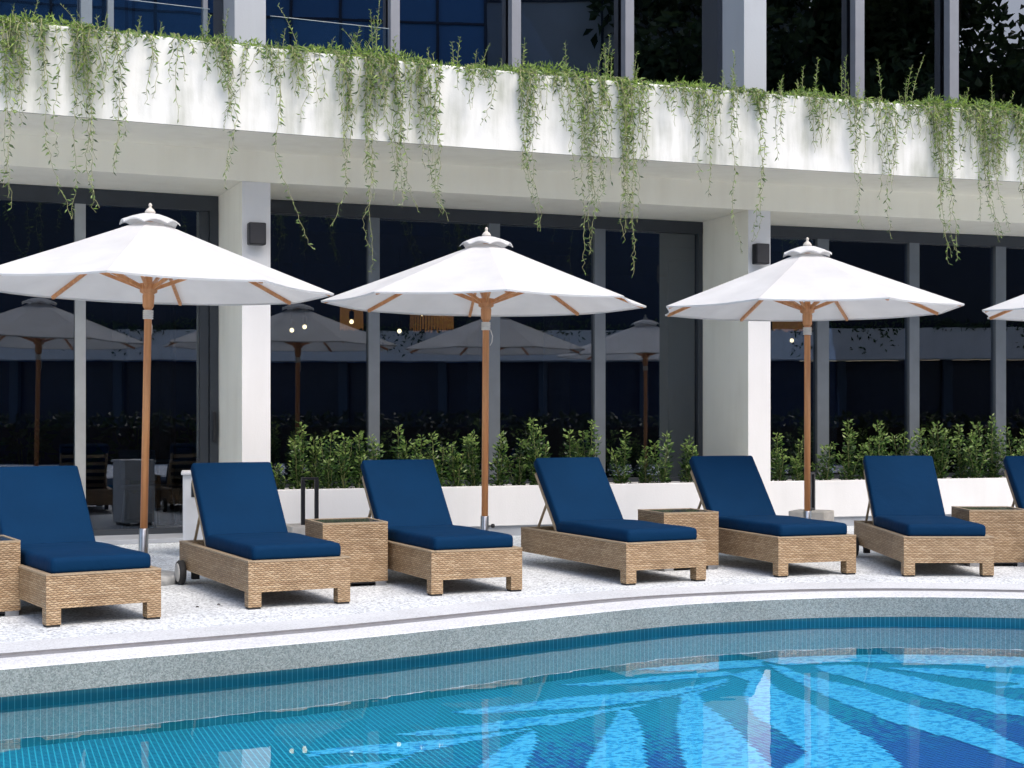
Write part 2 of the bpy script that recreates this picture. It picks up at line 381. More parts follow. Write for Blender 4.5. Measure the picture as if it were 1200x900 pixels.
# beams and pillars
bm = new_bm()
for i in range(3):
    bbox_(bm, i, -.0 if i else 0, LEN[i], 0, GD+.10, H_BEAM, H_SOF)
obj('beam', bm, CREAM, hotel)
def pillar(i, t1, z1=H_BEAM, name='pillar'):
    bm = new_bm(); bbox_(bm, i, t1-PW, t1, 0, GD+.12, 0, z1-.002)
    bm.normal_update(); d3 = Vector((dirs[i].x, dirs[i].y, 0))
    for f in bm.faces: f.material_index = 1 if abs(f.normal.dot(d3)) > .9 else 0  # warm shaded look of the reveal sides is put into their colour
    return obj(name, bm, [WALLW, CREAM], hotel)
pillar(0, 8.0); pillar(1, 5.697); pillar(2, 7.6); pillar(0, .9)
# fascia curve
def fy(x): return 14.375 + .387*x - .0095*x*x
def fpt(x, off, z):
    s = .387-.019*x; n = Vector((-s, 1)).normalized(); return Vector((x+n.x*off, fy(x)+n.y*off, z))
def fx(px, off=0):
    x = 0
    for _ in range(30):
        p = fpt(x, off, 0); x += (px-600)/F*p.y - p.x
    return x
XS = [-10+.25*k for k in range(90)]
bm = new_bm()
sec = [(0, H_SOF), (0, H_TOP-.02), (.02, H_TOP), (.16, H_TOP), (.16, H_TOP-.14), (3.4, H_TOP-.14)]
prev = None
for x in XS:
    cur = [bm.verts.new(fpt(x, o, z)) for o, z in sec]
    if prev:
        for k in range(len(sec)-1): bm.faces.new((prev[k], cur[k], cur[k+1], prev[k+1]))
    prev = cur
o = obj('balcony_ledge', bm, WHITE, hotel, norm=False)
bm = new_bm(); prev = None
for x in XS:      # underside
    cur = [bm.verts.new(fpt(x, of, H_SOF-.003+.0*of)) for of in (0.003, .6, 1.6)]
    if prev:
        for k in range(2): bm.faces.new((prev[k], prev[k+1], cur[k+1], cur[k]))
    prev = cur
obj('ledge_soffit', bm, CREAM, hotel, norm=False)
# planter soil + upper floor
bm = new_bm(); prev = None
for x in XS:
    cur = [bm.verts.new(fpt(x, of, H_TOP-.06)) for of in (.165, 1.0)]
    if prev: bm.faces.new((prev[0], cur[0], cur[1], prev[1]))
    prev = cur
obj('ledge_soil', bm, SOIL, hotel, norm=False)
# balustrade
EDGE = simple('pale_glass_edge', (.22, .27, .29), .3)
for xa, xb in ((-9.5, fx(246, .42)), (fx(317, .42), fx(456, .42))):
    bm = new_bm(); prev = None; n_ = 40
    for k in range(n_+1):
        x = xa+(xb-xa)*k/n_; cur = [bm.verts.new(fpt(x, .42, z)) for z in (H_TOP-.05, H_TOP+.41)]
        cur += [bm.verts.new(fpt(x, .432, z)) for z in (H_TOP+.41, H_TOP-.05)]
        if prev:
            for j in range(4): bm.faces.new((prev[j], cur[j], cur[(j+1) % 4], prev[(j+1) % 4]))
        prev = cur
    bal = obj('glass_balustrade', bm, BALG, hotel)
    bm = new_bm(); tube(bm, [fpt(xa+(xb-xa)*k/n_, .426, H_TOP+.412) for k in range(n_+1)], .004, 6)
    obj('top_edge', bm, EDGE, bal)
# upper storey
UD = .15
for (i, px0, px1) in ((0, 275, 311.5), (1, 872, 898)):
    bm = new_bm(); t1 = tpx(i+0, px1, UD) if i == 0 else tpx(1, px1, UD); t0 = tpx(i, px0, UD)
    bbox_(bm, i, t0, t1, UD, UD+.55, H_TOP-.13, 9.2); obj('upper_pillar', bm, UPPER, hotel)
bm = new_bm(); bbox_(bm, 2, 7.2, 7.55, UD, UD+.55, H_TOP-.13, 9.2); obj('upper_pillar', bm, UPPER, hotel)
upm = {0: [(60-100, 50-100), (95, 108)], 1: [(458, 468.5), (600, 610.5), (733, 743)], 2: [(1002.5, 1013), (1113, 1123.5), (1226, 1237)]}
for i in range(3):
    bm = new_bm()
    t0 = 0 if i else .6; t1 = LEN[i]-.1
    for a, b2 in upm[i]:
        a, b2 = min(a, b2), max(a, b2)
        ta, tb = tpx(i, a, .5), tpx(i, b2, .5); bbox_(bm, i, ta, tb, .5, .62, H_TOP-.13, 9.1)
    if i == 0:
        for a, b2 in ((126, 133), (238, 243)):
            ta, tb = tpx(i, a, .62), tpx(i, b2, .62); bbox_(bm, i, ta, tb, .6, .68, H_TOP-.13, 9.1)
    bbox_(bm, i, t0, t1, .52, .62, H_TOP-.14, H_TOP-.06)
    w = obj('upper_window', bm, UPMULL, hotel)
    bm = new_bm(); bbox_(bm, i, t0-.05 if i else 0, t1+.05, .66, .68, H_TOP-.13, 9.1); obj('pane', bm, GLASSU, w)
bm = new_bm()
for i in range(3): bbox_(bm, i, 0, LEN[i], .1, 5.5, 9.15, 9.5)
obj('roof', bm, UPPER, hotel)
bm = new_bm()
for i in range(3):
    bbox_(bm, i, 0, LEN[i]+(.9 if i < 2 else 0), 4.6, 4.8, -.02, 9.14)
    bbox_(bm, i, .0, LEN[i], .69, 4.59, H_TOP-.45, H_TOP-.16)
bbox_(bm, 0, -.2, 0, 0, 5, 0, 9.14); bbox_(bm, 2, LEN[2], LEN[2]+.2, 0, 5, 0, 9.14)
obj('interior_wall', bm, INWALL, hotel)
bm = new_bm()
for i in range(3): bbox_(bm, i, 0, LEN[i]+.5, GD+.11, 4.58, 3.3, 3.5)
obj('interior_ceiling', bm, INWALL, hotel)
bm = new_bm()
for i in range(3): bbox_(bm, i, 0, LEN[i]+.5, GD+.06, 4.58, .0, .03+.004*i)
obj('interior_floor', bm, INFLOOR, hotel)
bm = new_bm(); bbox_(bm, 0, .9, 8.0-PW-.01, .46, GD+.05, .0, .045, bevel=.006); obj('door_threshold', bm, PLINTH, hotel)

# lower glass fronts
def mull(bm, i, a, b2, z0, z1, mi=0, d0=GD-.05, d1=GD+.06):
    bbox_(bm, i, tpx(i, a, d0), tpx(i, b2, d0), d0, d1, z0, z1, mi)
ZT = H_BEAM-.004
# bay 0: sliding door
bm = new_bm()
t0, t1 = .91, 8-PW-.004
bbox_(bm, 0, t0, t1, GD-.05, GD+.05, ZT-.16, ZT)
bbox_(bm, 0, t0, t1, GD-.05, GD+.05, .03, .10)
bbox_(bm, 0, t1-.09, t1, GD-.055, GD+.055, .1, ZT-.16)
bbox_(bm, 0, t1-.19, t1-.10, GD-.02, GD+.045, .1, ZT-.16)
mull(bm, 0, 88, 100.5, .1, ZT-.16, 1); mull(bm, 0, -120, -108, .1, ZT-.16, 1)
door = obj('sliding_door', bm, [FRAME, ALU], hotel)
bm = new_bm(); bbox_(bm, 0, t0, t1-.09, GD+.0, GD+.012, .1, ZT-.15); obj('pane', bm, GLASS, door)
bm = new_bm(); bbox_(bm, 0, t1-.065, t1-.03, GD-.10, GD-.07, 1.0, 1.32, bevel=.008)
bbox_(bm, 0, t1-.06, t1-.035, GD-.072, GD-.05, 1.04, 1.08); bbox_(bm, 0, t1-.06, t1-.035, GD-.072, GD-.05, 1.24, 1.28)
obj('handle', bm, BLACK, door)
# bay 1
def front(i, mus, t0, t1, zb):
    bm = new_bm()
    bbox_(bm, i, t0, t1, GD-.05, GD+.05, ZT-.14, ZT); bbox_(bm, i, t0, t1, GD-.05, GD+.05, zb, zb+.09)
    bbox_(bm, i, t0, t0+.05, GD-.045, GD+.045, zb+.09, ZT-.14); bbox_(bm, i, t1-.06, t1, GD-.045, GD+.045, zb+.09, ZT-.14)
    for a, b2 in mus: mull(bm, i, a, b2, zb+.09, ZT-.14, 1)
    w = obj('window', bm, [FRAME, MULL], hotel)
    bm = new_bm(); bbox_(bm, i, t0+.04, t1-.05, GD+.0, GD+.012, zb+.08, ZT-.13); obj('pane', bm, GLASS, w)
    return w
front(1, [(432, 445), (573, 586), (697, 709.5)], .004, 5.697-PW-.004, .46)
front(2, [(958, 971.5), (1066, 1077.5), (1167, 1179)], .004, 7.6-PW-.004, .46)

# low planters: white trough on a grey plinth
def planter(i, t0, t1, label):
    th = thing('planter_box', label, 'planter', bp(i, (t0+t1)/2, .5, 0), 0, 'low white planters under the windows')
    th.location = (0, 0, 0)
    bm = new_bm()
    bbox_(bm, i, t0, t1, .02, .12, .11, .53, bevel=.006); bbox_(bm, i, t0, t1, GD-.12, GD-.06, .11, .50)
    bbox_(bm, i, t0, t0+.06, .121, GD-.121, .11, .50); bbox_(bm, i, t1-.06, t1, .121, GD-.121, .11, .50)
    obj('trough', bm, WALLW, th)
    bm = new_bm(); bbox_(bm, i, t0, t1, .05, GD-.08, 0, .108); obj('plinth', bm, PLINTH, th)
    bm = new_bm(); bbox_(bm, i, t0+.062, t1-.062, .122, GD-.122, .2, .47); obj('soil', bm, SOIL, th)
planter(1, .004, 5.697-PW-.004, 'long white planter wall between the two white pillars')
planter(2, .004, 7.6-PW-.004, 'white planter wall to the right of the right-hand pillar')

# wall speakers
def speaker(i, px0, px1, z0, z1, label):
    t0, t1 = tpx(i, px0, -.14), tpx(i, px1, -.14); tc = (t0+t1)/2; hw = .085
    p = bp(i, tc, 0, 0)
    th = thing('wall_speaker', label, 'speaker', (p.x, p.y, (z0+z1)/2), math.atan2(dirs[i].y, dirs[i].x), 'black speakers on the white pillars')
    bm = new_bm(); box(bm, (0, -.085, 0), (hw*2, .11, z1-z0), None, 0, .012); obj('housing', bm, BLACK, th)
    bm = new_bm(); box(bm, (0, -.143, 0), (hw*2-.025, .008, z1-z0-.025)); obj('grille', bm, simple('speaker_mesh', (.035, .035, .04), .7, bump=.5, bscale=400), th)
    bm = new_bm(); box(bm, (0, -.015, 0), (.06, .028, .10)); obj('bracket', bm, BLACK, th)
speaker(0, 293.5, 311, 2.96, 3.18, 'small black speaker on the white pillar right of the first big parasol')
speaker(1, 885, 904, 2.98, 3.21, 'small black speaker on the white pillar above the third parasol')

# ------------------------------------------------------------------ pool
base = [(-9.4, 2.6), (-8.6, 3.5), (-6, 5.05), (-4, 6.32), (-2.56, 7.22), (-1.8, 7.68), (-.958, 8.2), (-.306, 8.68), (.494, 9.3), (.941, 9.62), (1.45, 9.88), (2.39, 10.15), (3.55, 10.08), (5, 9.62), (7, 8.4), (8.8, 6.3), (9.4, 4), (8.6, 2.0), (6.5, 1.5), (0, 1.4), (-7.5, 1.5), (-9.3, 1.9)]
def catmull(P, n, closed=True):
    out = []
    m = len(P)
    for i in range(m):
        p0, p1, p2, p3 = (Vector(P[(i+k-1) % m]) for k in range(4))
        for k in range(n):
            t = k/n
            out.append(.5*((2*p1)+(p2-p0)*t+(2*p0-5*p1+4*p2-p3)*t*t+(3*p1-p0-3*p2+p3)*t**3))
    return out
loop = catmull(base, 8)
for _ in range(6):
    m_ = len(loop); loop = [(loop[i-1]+loop[i]*2+loop[(i+1) % m_])/4 for i in range(m_)]
def offs(d):
    out = []; m = len(loop)
    for i in range(m):
        tg = (loop[(i+1) % m]-loop[i-1]).normalized(); n = Vector((-tg.y, tg.x))   # loop runs clockwise: left normal points outward
        out.append(loop[i]+n*d)
    return out
def ring(bm, la, za, lb, zb, mi=0, uvm=False):
    m = len(la); va = [bm.verts.new((p.x, p.y, za)) for p in la]; vb = [bm.verts.new((p.x, p.y, zb)) for p in lb]
    lay = bm.loops.layers.uv.active; s = 0
    for i in range(m):
        j = (i+1) % m; f = bm.faces.new((va[i], va[j], vb[j], vb[i])); f.material_index = mi
        if uvm:
            s2 = s+(la[j]-la[i]).length
            for l, u in zip(f.loops, ((s, za), (s2, za), (s2, zb), (s, zb))): l[lay].uv = u
            s = s2
L0, L1, L2, L3 = offs(0), offs(.34), offs(.50), offs(.88)
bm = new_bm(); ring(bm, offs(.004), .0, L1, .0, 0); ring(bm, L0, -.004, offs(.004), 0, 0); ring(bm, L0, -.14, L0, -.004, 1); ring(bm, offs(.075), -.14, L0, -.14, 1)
ring(bm, L1, -.014, L1, 0, 0)
struct(obj('pool_coping', bm, [COPE, COPEF], uv=False))
bm = new_bm(); ring(bm, L1, -.012, L2, -.012); ring(bm, L2, -.012, L2, 0); struct(obj('drain_channel', bm, GROOVE, uv=False))
bm = new_bm(); ring(bm, L2, 0, L3, 0); struct(obj('stone_path', bm, BAND, uv=False))
bm = new_bm(); W_ = offs(.075); ring(bm, W_, -.44, W_, -.138, 0, True); struct(obj('pool_wall', bm, MWALL, uv=False))
def filled(outer, holes, z, mats, name):
    bm = new_bm(); es = []
    for lp in [outer]+holes:
        vs = [bm.verts.new((p[0], p[1], z)) for p in lp]
        es += [bm.edges.new((vs[i], vs[(i+1) % len(vs)])) for i in range(len(vs))]
    bmesh.ops.triangle_fill(bm, use_beauty=True, use_dissolve=False, edges=es)
    for f in bm.faces:
        f.normal_update()
        if f.normal.z < 0: f.normal_flip()
    return obj(name, bm, mats, uv=False, norm=False)
struct(filled([(-45, -70), (75, -70), (75, 40), (-45, 40)], [L3], 0.0, DECK, 'pool_deck'))
struct(filled([(p.x, p.y) for p in offs(.073)], [], -.18, WATER, 'pool_water'))
fl = filled([(p.x, p.y) for p in offs(.09)], [], -.42, MFLOOR, 'pool_floor'); struct(fl)
bm = new_bm(); quad(bm, [(-900, -900, -.7), (900, -900, -.7), (900, 900, -.7), (-900, 900, -.7)]); struct(obj('ground', bm, GROUND))
def fp(px, py, z=-.417):
    Y = (EYE-z)*F/(py-HY); return ((px-600)/F*Y, Y, z)
leaves_ = [
 [(652,803),(720,797),(800,790),(850,787),(865,790),(830,794),(760,799),(700,804)],
 [(740,784),(800,779),(850,775),(892,773),(896,781),(840,784),(790,787)],
 [(528,835),(560,830),(600,826),(655,818),(728,811.5),(783,809),(830,800),(853,794),(853,799),(820,808),(790,815),(760,821),(710,827),(655,831),(600,833.5),(560,837)],
 [(460,861),(517,853),(560,849),(600,843),(655,837),(710,831),(765,824),(800,814),(853,801),(835,808),(804,815),(783,819.5),(761,825.5),(739,830),(722,833),(692,839),(655,849),(618,851),(600,854),(556,859),(510,862)],
 [(400,876),(455,872),(510,867),(556,862),(600,856.5),(627,853),(600,860),(556,868),(510,878),(478,884),(440,883),(400,882),(360,887),(365,880)],
 [(330,905),(385,898),(446,892),(482,886),(450,900),(430,912)],
 [(627,854),(629,868),(624,882),(618,900),(616,930),(510,930),(556,902),(583,880),(604,867),(620,857)],
 [(725,833.5),(737,830.5),(739,834),(747,843),(754,857),(756,876),(758,900),(759,930),(672,930),(686,900),(701,872),(710,857)],
 [(806,814),(818,811),(827,826),(853,845),(871,863),(889,882),(905,900),(930,930),(808,930),(803,900),(798,883),(794,857),(794,835),(800,816)],
 [(858,790),(885,784),(889,785),(914,809),(942,820),(955,827),(990,848),(1025,868),(1043,884),(1059,900),(1085,930),(915,930),(914,900),(928,894),(946,882),(914,857),(885,840),(875,824),(871,813),(878,799)],
 [(900,778),(925,783),(931,787),(960,795),(1010,806),(1034,816),(1070,827),(1100,834),(1132,843),(1159,854),(1200,877),(1260,908),(1260,930),(1200,896.5),(1150,877),(1118,866),(1043,845),(990,825),(953,809),(910,786)],
 [(955,780),(1001,779),(1025,783.5),(1079,795),(1129,806),(1143,808),(1168,815),(1200,822),(1260,836),(1260,858),(1200,839),(1168,836),(1132,827),(1079,816),(1034,804),(1010,799),(960,785)],
 [(915,768),(960,764),(1010,761),(1100,763),(1150,768),(1200,770),(1260,773),(1260,783),(1200,783),(1140,780),(1070,777),(1000,776),(955,777),(925,780),(890,774)],
 [(1043,782),(1100,783),(1150,787),(1200,790),(1260,795),(1260,808),(1200,806.5),(1160,806),(1178,803.5),(1200,801),(1150,797),(1079,788),(1043,783.5)],
]
bm = new_bm()                                  # every chip of the leaf pattern lies on the floor's tile grid
ca, sa, TS = math.cos(R(20)), math.sin(R(20)), .03
rows = {}
for pl in leaves_:
    P = [fp(*p) for p in pl]; P = [((x*ca+y*sa)/TS, (-x*sa+y*ca)/TS) for x, y, z in P]; n = len(P)
    for j in range(int(min(p[1] for p in P))-1, int(max(p[1] for p in P))+2):
        yc = j+.5; xs = []
        for k in range(n):
            (x0, y0), (x1, y1) = P[k], P[(k+1) % n]
            if (y0 > yc) != (y1 > yc): xs.append(x0+(yc-y0)/(y1-y0)*(x1-x0))
        xs.sort()
        for a, b_ in zip(xs[::2], xs[1::2]): rows.setdefault(j, []).append((round(a), round(b_)))
for j, rr in rows.items():
    rr.sort(); mer = []
    for a, b_ in rr:
        if mer and a <= mer[-1][1]: mer[-1][1] = max(mer[-1][1], b_)
        elif b_ > a: mer.append([a, b_])
    for a, b_ in mer:
        quad(bm, [((u*ca-v*sa)*TS, (u*sa+v*ca)*TS, -.417) for u, v in ((a, j), (b_, j), (b_, j+1), (a, j+1))])
struct(obj('pool_floor_leaf_mosaic', bm, MLIGHT, uv=False, norm=False))

# ------------------------------------------------------------------ sun loungers
LW, LL = .705, 1.80
def make_lounger():
    th = thing('sun_lounger', '', 'sun lounger', group='wicker sun loungers along the pool edge')
    hx = LW/2
    bm = new_bm(); T = .04
    box(bm, (-hx+T/2, LL/2, .21), (T, LL, .20)); box(bm, (hx-T/2, LL/2, .21), (T, LL, .20))
    box(bm, (0, T/2, .21), (LW-2*T-.002, T, .20)); box(bm, (0, LL-T/2, .21), (LW-2*T-.002, T, .20))
    for k in range(12): box(bm, (0, .10+k*.148, .275), (LW-2*T-.004, .05, .02))
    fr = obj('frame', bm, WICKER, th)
    bm = new_bm()
    e = .312
    for a, b2 in (((-hx+.02, 0, e), (-hx+.02, LL, e)), ((hx-.02, 0, e), (hx-.02, LL, e)), ((-hx+.04, .02, e), (hx-.04, .02, e)), ((-hx+.04, LL-.02, e), (hx-.04, LL-.02, e))):
        bar(bm, a, b2, .044, .010)
    obj('top_rim', bm, TRIM, th)
    for s in (-1, 1):
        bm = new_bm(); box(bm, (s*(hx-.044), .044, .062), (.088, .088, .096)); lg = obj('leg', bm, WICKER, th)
        bm = new_bm(); box(bm, (s*(hx-.044), .044, .007), (.080, .080, .014)); obj('foot', bm, RUBBER, lg)
        bm = new_bm(); box(bm, (s*(hx-.07), 1.60, .075), (.05, .06, .07)); obj('wheel_bracket', bm, RUBBER, th)
    for s in (-1, 1):
        bm = new_bm(); cx = s*(hx-.012+.045)
        prof = [(.06, -.024), (.082, -.024), (.092, -.014), (.092, .014), (.082, .024), (.06, .024)]
        axlathe(bm, prof, Vector((cx, 1.63, .092)), Vector((0, 1, 0)), Vector((0, 0, 1)), Vector((1, 0, 0)), 28); w = obj('wheel', bm, RUBBER, th)
        bm = new_bm(); axlathe(bm, [(.02, -.034), (.052, -.032), (.070, -.026), (.070, .026), (.052, .032), (.02, .034)], Vector((cx, 1.63, .092)), Vector((0, 1, 0)), Vector((0, 0, 1)), Vector((1, 0, 0)), 28); obj('hub_disc', bm, WHEELM, w)
    # seat cushion
    bm = new_bm()
    box(bm, (0, .045+.60, .357), (LW-.085, 1.20, .098), None, 0, .028, 3)
    bmesh.ops.subdivide_edges(bm, edges=[e for e in bm.edges if e.calc_length() > .3], cuts=8, use_grid_fill=True)
    for v in bm.verts:
        if v.co.z > .38: v.co.z += .012*math.cos(v.co.x/hx*1.4)*math.sin(min(1, max(0, v.co.y/1.25))*math.pi) + .003*math.sin(v.co.y*9)
    obj('seat_cushion', bm, BLUE, th, smooth=True)
    # backrest
    ang = R(50); hy = 1.235; hz = .312; BL = .67
    M = Matrix.Rotation(ang, 3, 'X')
    def bk(x, s, o): v = M @ Vector((x, s, o)); return Vector((v.x, v.y+hy, v.z+hz))
    bm = new_bm()
    for s in (-1, 1): bar(bm, bk(s*(hx-.065), 0, .0), bk(s*(hx-.065), BL-.06, .0), .03, .032, up=M @ Vector((0, 0, 1)))
    for q in (.05, .18, .31, .44, .57): bar(bm, bk(-hx+.081, q, 0), bk(hx-.081, q, 0), .05, .02, up=M @ Vector((0, 0, 1)))
    bf = obj('backrest_frame', bm, TRIM, th)
    bm = new_bm(); box(bm, (0, 0, 0), (LW-.09, BL+.03, .088), None, 0, .020, 3)
    bmesh.ops.subdivide_edges(bm, edges=[e for e in bm.edges if e.calc_length() > .3], cuts=7, use_grid_fill=True)
    for v in bm.verts:
        if v.co.z > .03: v.co.z += .012*math.cos(v.co.x/hx*1.4)*math.cos(v.co.y/.36*1.4)
        v.co = bk(v.co.x, v.co.y+BL/2+.02, v.co.z+.062)
    obj('backrest_cushion', bm, BLUE, th, smooth=True)
    for s in (-1, 1):
        bm = new_bm(); p = bk(s*(hx-.065), .30, -.02); bar(bm, p, (s*(hx-.065), 1.60, .322), .018, .014); obj('prop_arm', bm, TRIM, th)
    return th
lspots = [((-2.774, 8.64), 33, 'blue wicker lounger at the far left, right of the cut off side table'),
 ((-1.718, 9.455), 27, 'blue wicker lounger with a visible wheel, in front of the white cabinet'),
 ((-.565, 10.17), 25, 'blue wicker lounger in front of the second parasol pole, just right of a side table'),
 ((.852, 10.82), 25.5, 'blue wicker lounger with its back prop showing, between the middle and third parasols'),
 ((2.086, 11.36), 19.5, 'blue wicker lounger in front of the third parasol, beside the right-hand pillar'),
 ((3.085, 11.42), -1, 'blue wicker lounger facing straight to the pool, right of the third parasol'),
 ((4.47, 11.35), 4, 'blue lounger cut off at the right edge, behind the rightmost side table')]
proto = make_lounger()
for k, (fl_, a, lab) in enumerate(lspots):
    a = R(a); c = Vector((fl_[0]+math.cos(a)*LW/2, fl_[1]+math.sin(a)*LW/2, 0))
    o = proto if k == 0 else copy_tree(proto)
    o.location = c; o.rotation_euler = (0, 0, a); o['label'] = lab

for o in list(bpy.data.objects):                 # the fourth lounger shows no wheel at its near side
    if o.parent and o.parent.get('label', '').startswith('blue wicker lounger with its back prop') and o.name.split('.')[0] in ('wheel', 'wheel_bracket'):
        for c in children(o): bpy.data.objects.remove(c)
        bpy.data.objects.remove(o)
# ------------------------------------------------------------------ side tables
def make_table():
    th = thing('side_table', '', 'side table', group='wicker cube side tables between the loungers')
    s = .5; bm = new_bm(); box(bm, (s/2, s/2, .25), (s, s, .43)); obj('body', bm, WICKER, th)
    bm = new_bm()
    for a, b2 in (((0.01, 0, 0), (.01, s, 0)), ((s-.01, 0, 0), (s-.01, s, 0)), ((.02, .01, 0), (s-.02, .01, 0)), ((.02, s-.01, 0), (s-.02, s-.01, 0))):
        bar(bm, (a[0], a[1], .472), (b2[0], b2[1], .472), .022, .012)
    obj('top_rim', bm, TRIM, th)
    bm = new_bm(); box(bm, (s/2, s/2, .4705), (s-.046, s-.046, .008), None, 0, .002); obj('glass_top', bm, SMOKED, th)
    for x, y in ((.05, .05), (s-.05, .05), (.05, s-.05), (s-.05, s-.05)):
        bm = new_bm(); box(bm, (x, y, .0175), (.085, .085, .034)); obj('foot', bm, METAL, th)
    bm = new_bm(); box(bm, (s/2, s/2, .027), (s-.03, s-.03, .012)); obj('base_frame', bm, BLACK, th)
    return th
tt = make_table()
for k, (fr, a, lab) in enumerate([((-3.107, 9.17), 31, 'wicker side table cut off at the left edge of the picture'),
        ((-.928, 10.84), 23, 'wicker side table between the second and third loungers from the left'),
        ((1.707, 11.99), 20, 'wicker side table just left of the lounger by the right-hand pillar'),
        ((4.35, 12.21), 0, 'wicker side table at the right edge, behind the straight-facing lounger')]):
    a = R(a); o = tt if k == 0 else copy_tree(tt)
    o.location = (fr[0]-math.cos(a)*.5, fr[1]-math.sin(a)*.5, 0); o.rotation_euler = (0, 0, a); o['label'] = lab

# ------------------------------------------------------------------ parasols
UR, RIM, PEAK = 1.40, 2.230, 2.770
def make_umbrella():
    th = thing('parasol', '', 'parasol', group='white wooden-pole parasols behind the loungers')
    bm = new_bm()
    tube(bm, [(0, 0, .40), (0, 0, 2.74)], .0285, 16); obj('pole', bm, WOOD, th)
    bm = new_bm(); lathe(bm, [(.036, .05), (.036, .06), (.036, .41), (.033, .415)], n=16)
    sl = obj('pole_sleeve', bm, METAL, th)
    bm = new_bm(); tube(bm, [(.036, 0, .33), (.055, 0, .33)], .006, 8); axlathe(bm, [(.012, .055), (.018, .060), (.018, .082), (.01, .086)], Vector((0, 0, .33)), Vector((0, 1, 0)), Vector((0, 0, 1)), Vector((1, 0, 0)), 12); obj('knob', bm, BLACK, sl)
    bm = new_bm(); lathe(bm, [(.02, 0.0), (.275, 0.0), (.283, .01), (.283, .06), (.272, .072), (.06, .078), (.0, .078)], n=40); obj('base', bm, GREYC, th)
    def cz(r): q = r/UR; return PEAK - (PEAK-RIM)*(q**.97)
    bm = new_bm(); NR, NS = 8, 6; grid = []
    r0 = .10
    for g in range(8):
        a0, a1 = g*math.pi/4, (g+1)*math.pi/4
        for j in range(NS if g < 8 else NS+1):
            u = j/NS; colv = []
            for i in range(NR+1):
                r = r0+(UR-r0)*i/NR
                p = Vector((math.cos(a0), math.sin(a0)))*(1-u)*r+Vector((math.cos(a1), math.sin(a1)))*u*r
                sag = .020*math.sin(math.pi*u)*(r/UR)*(1 if i < NR else .6)
                sh = 1-.025*math.sin(math.pi*u)*(1 if i == NR else 0)
                colv.append(bm.verts.new((p.x*sh, p.y*sh, cz(r)-sag)))
            hem = colv[-1].co.copy(); colv.append(bm.verts.new((hem.x*.997, hem.y*.997, hem.z-.014)))
            grid.append(colv)
    m = len(grid)
    for q in range(m):
        A_, B_ = grid[q], grid[(q+1) % m]
        for i in range(len(A_)-1):
            f = bm.faces.new((A_[i], A_[i+1], B_[i+1], B_[i])); f.smooth = i < NR and False
    cn = obj('canopy', bm, CANVAS, th)
    # vent cap with lifted scallops
    bm = new_bm(); grid = []
    for q in range(64):
        a = q/64*2*math.pi; u = (q % 8)/8; cr = math.cos(math.pi/8)/math.cos((u-.5)*math.pi/4)
        colv = []
        for rr, zz in ((.02, 2.802), (.08, 2.792), (.15, 2.762), (.222, 2.720)):
            lift = .026*math.sin(math.pi*u)*(rr/.222)**2
            colv.append(bm.verts.new((math.cos(a)*rr*cr*1.03, math.sin(a)*rr*cr*1.03, zz+lift)))
        e = colv[-1].co; colv.append(bm.verts.new((e.x*1.0, e.y*1.0, e.z-.010)))
        grid.append(colv)
    for q in range(64):
        A_, B_ = grid[q], grid[(q+1) % 64]
        for i in range(4): bm.faces.new((A_[i], A_[i+1], B_[i+1], B_[i]))
    obj('vent_cap', bm, CANVAS, cn, smooth=False)
    bm = new_bm(); lathe(bm, [(.02, 2.795), (.038, 2.803), (.040, 2.814), (.028, 2.832), (.012, 2.845), (.010, 2.855), (.015, 2.866), (.009, 2.878), (.001, 2.882)], n=16); obj('finial', bm, CONC, th)
    bm = new_bm(); lathe(bm, [(.032, 2.64), (.06, 2.65), (.06, 2.71), (.032, 2.73)], n=16); obj('top_hub', bm, WOOD, th)
    bm = new_bm(); lathe(bm, [(.032, 2.08), (.042, 2.10), (.046, 2.18), (.040, 2.19), (.066, 2.205), (.068, 2.27), (.034, 2.275)], n=16); obj('runner', bm, WOOD, th)
    bm = new_bm()
    for k in range(5): lathe(bm, [(.031, 2.0+k*.014), (.040, 2.004+k*.014), (.040, 2.010+k*.014), (.031, 2.014+k*.014)], n=12)
    tube(bm, [(.04, -.01, 2.0), (.055, -.02, 1.95), (.05, -.02, 1.90), (.036, -.015, 1.87)], .004, 5)
    obj('cord', bm, ROPE, th)
    for g in range(8):
        a = g*math.pi/4; d = Vector((math.cos(a), math.sin(a), 0))
        bm = new_bm(); bar(bm, d*.05+Vector((0, 0, cz(.05)-.045)), d*(UR-.03)+Vector((0, 0, cz(UR-.03)-.022)), .022, .026); obj('rib', bm, WOOD, th)
        bm = new_bm(); bar(bm, d*.055+Vector((0, 0, 2.235)), d*.66+Vector((0, 0, cz(.66)-.05)), .018, .026); obj('strut', bm, WOOD, th)
    return th
up = make_umbrella()
for k, (x, y, rot, lean, s, lab) in enumerate([(-2.80, 11.0, 93, .020, 1.0, 'biggest white parasol at the left, over the gap between the first two loungers'),
        (-.235, 12.39, 7.5, .006, 1.0, 'white parasol in the middle, its pole behind the third lounger'),
        (2.665, 13.09, 107, 0, .985, 'white parasol by the right-hand white pillar'),
        (5.66, 13.2, 2, 0, 1.0, 'white parasol cut off at the right edge, only its canopy tip showing')]):
    o = up if k == 0 else copy_tree(up)
    o.location = (x, y, 0); o.rotation_euler = (0, lean, 0); o['label'] = lab
    M = Matrix.Rotation(lean, 4, 'Y') @ Matrix.Rotation(R(rot), 4, 'Z'); o.rotation_euler = M.to_euler(); o.scale = (s, s, 1)

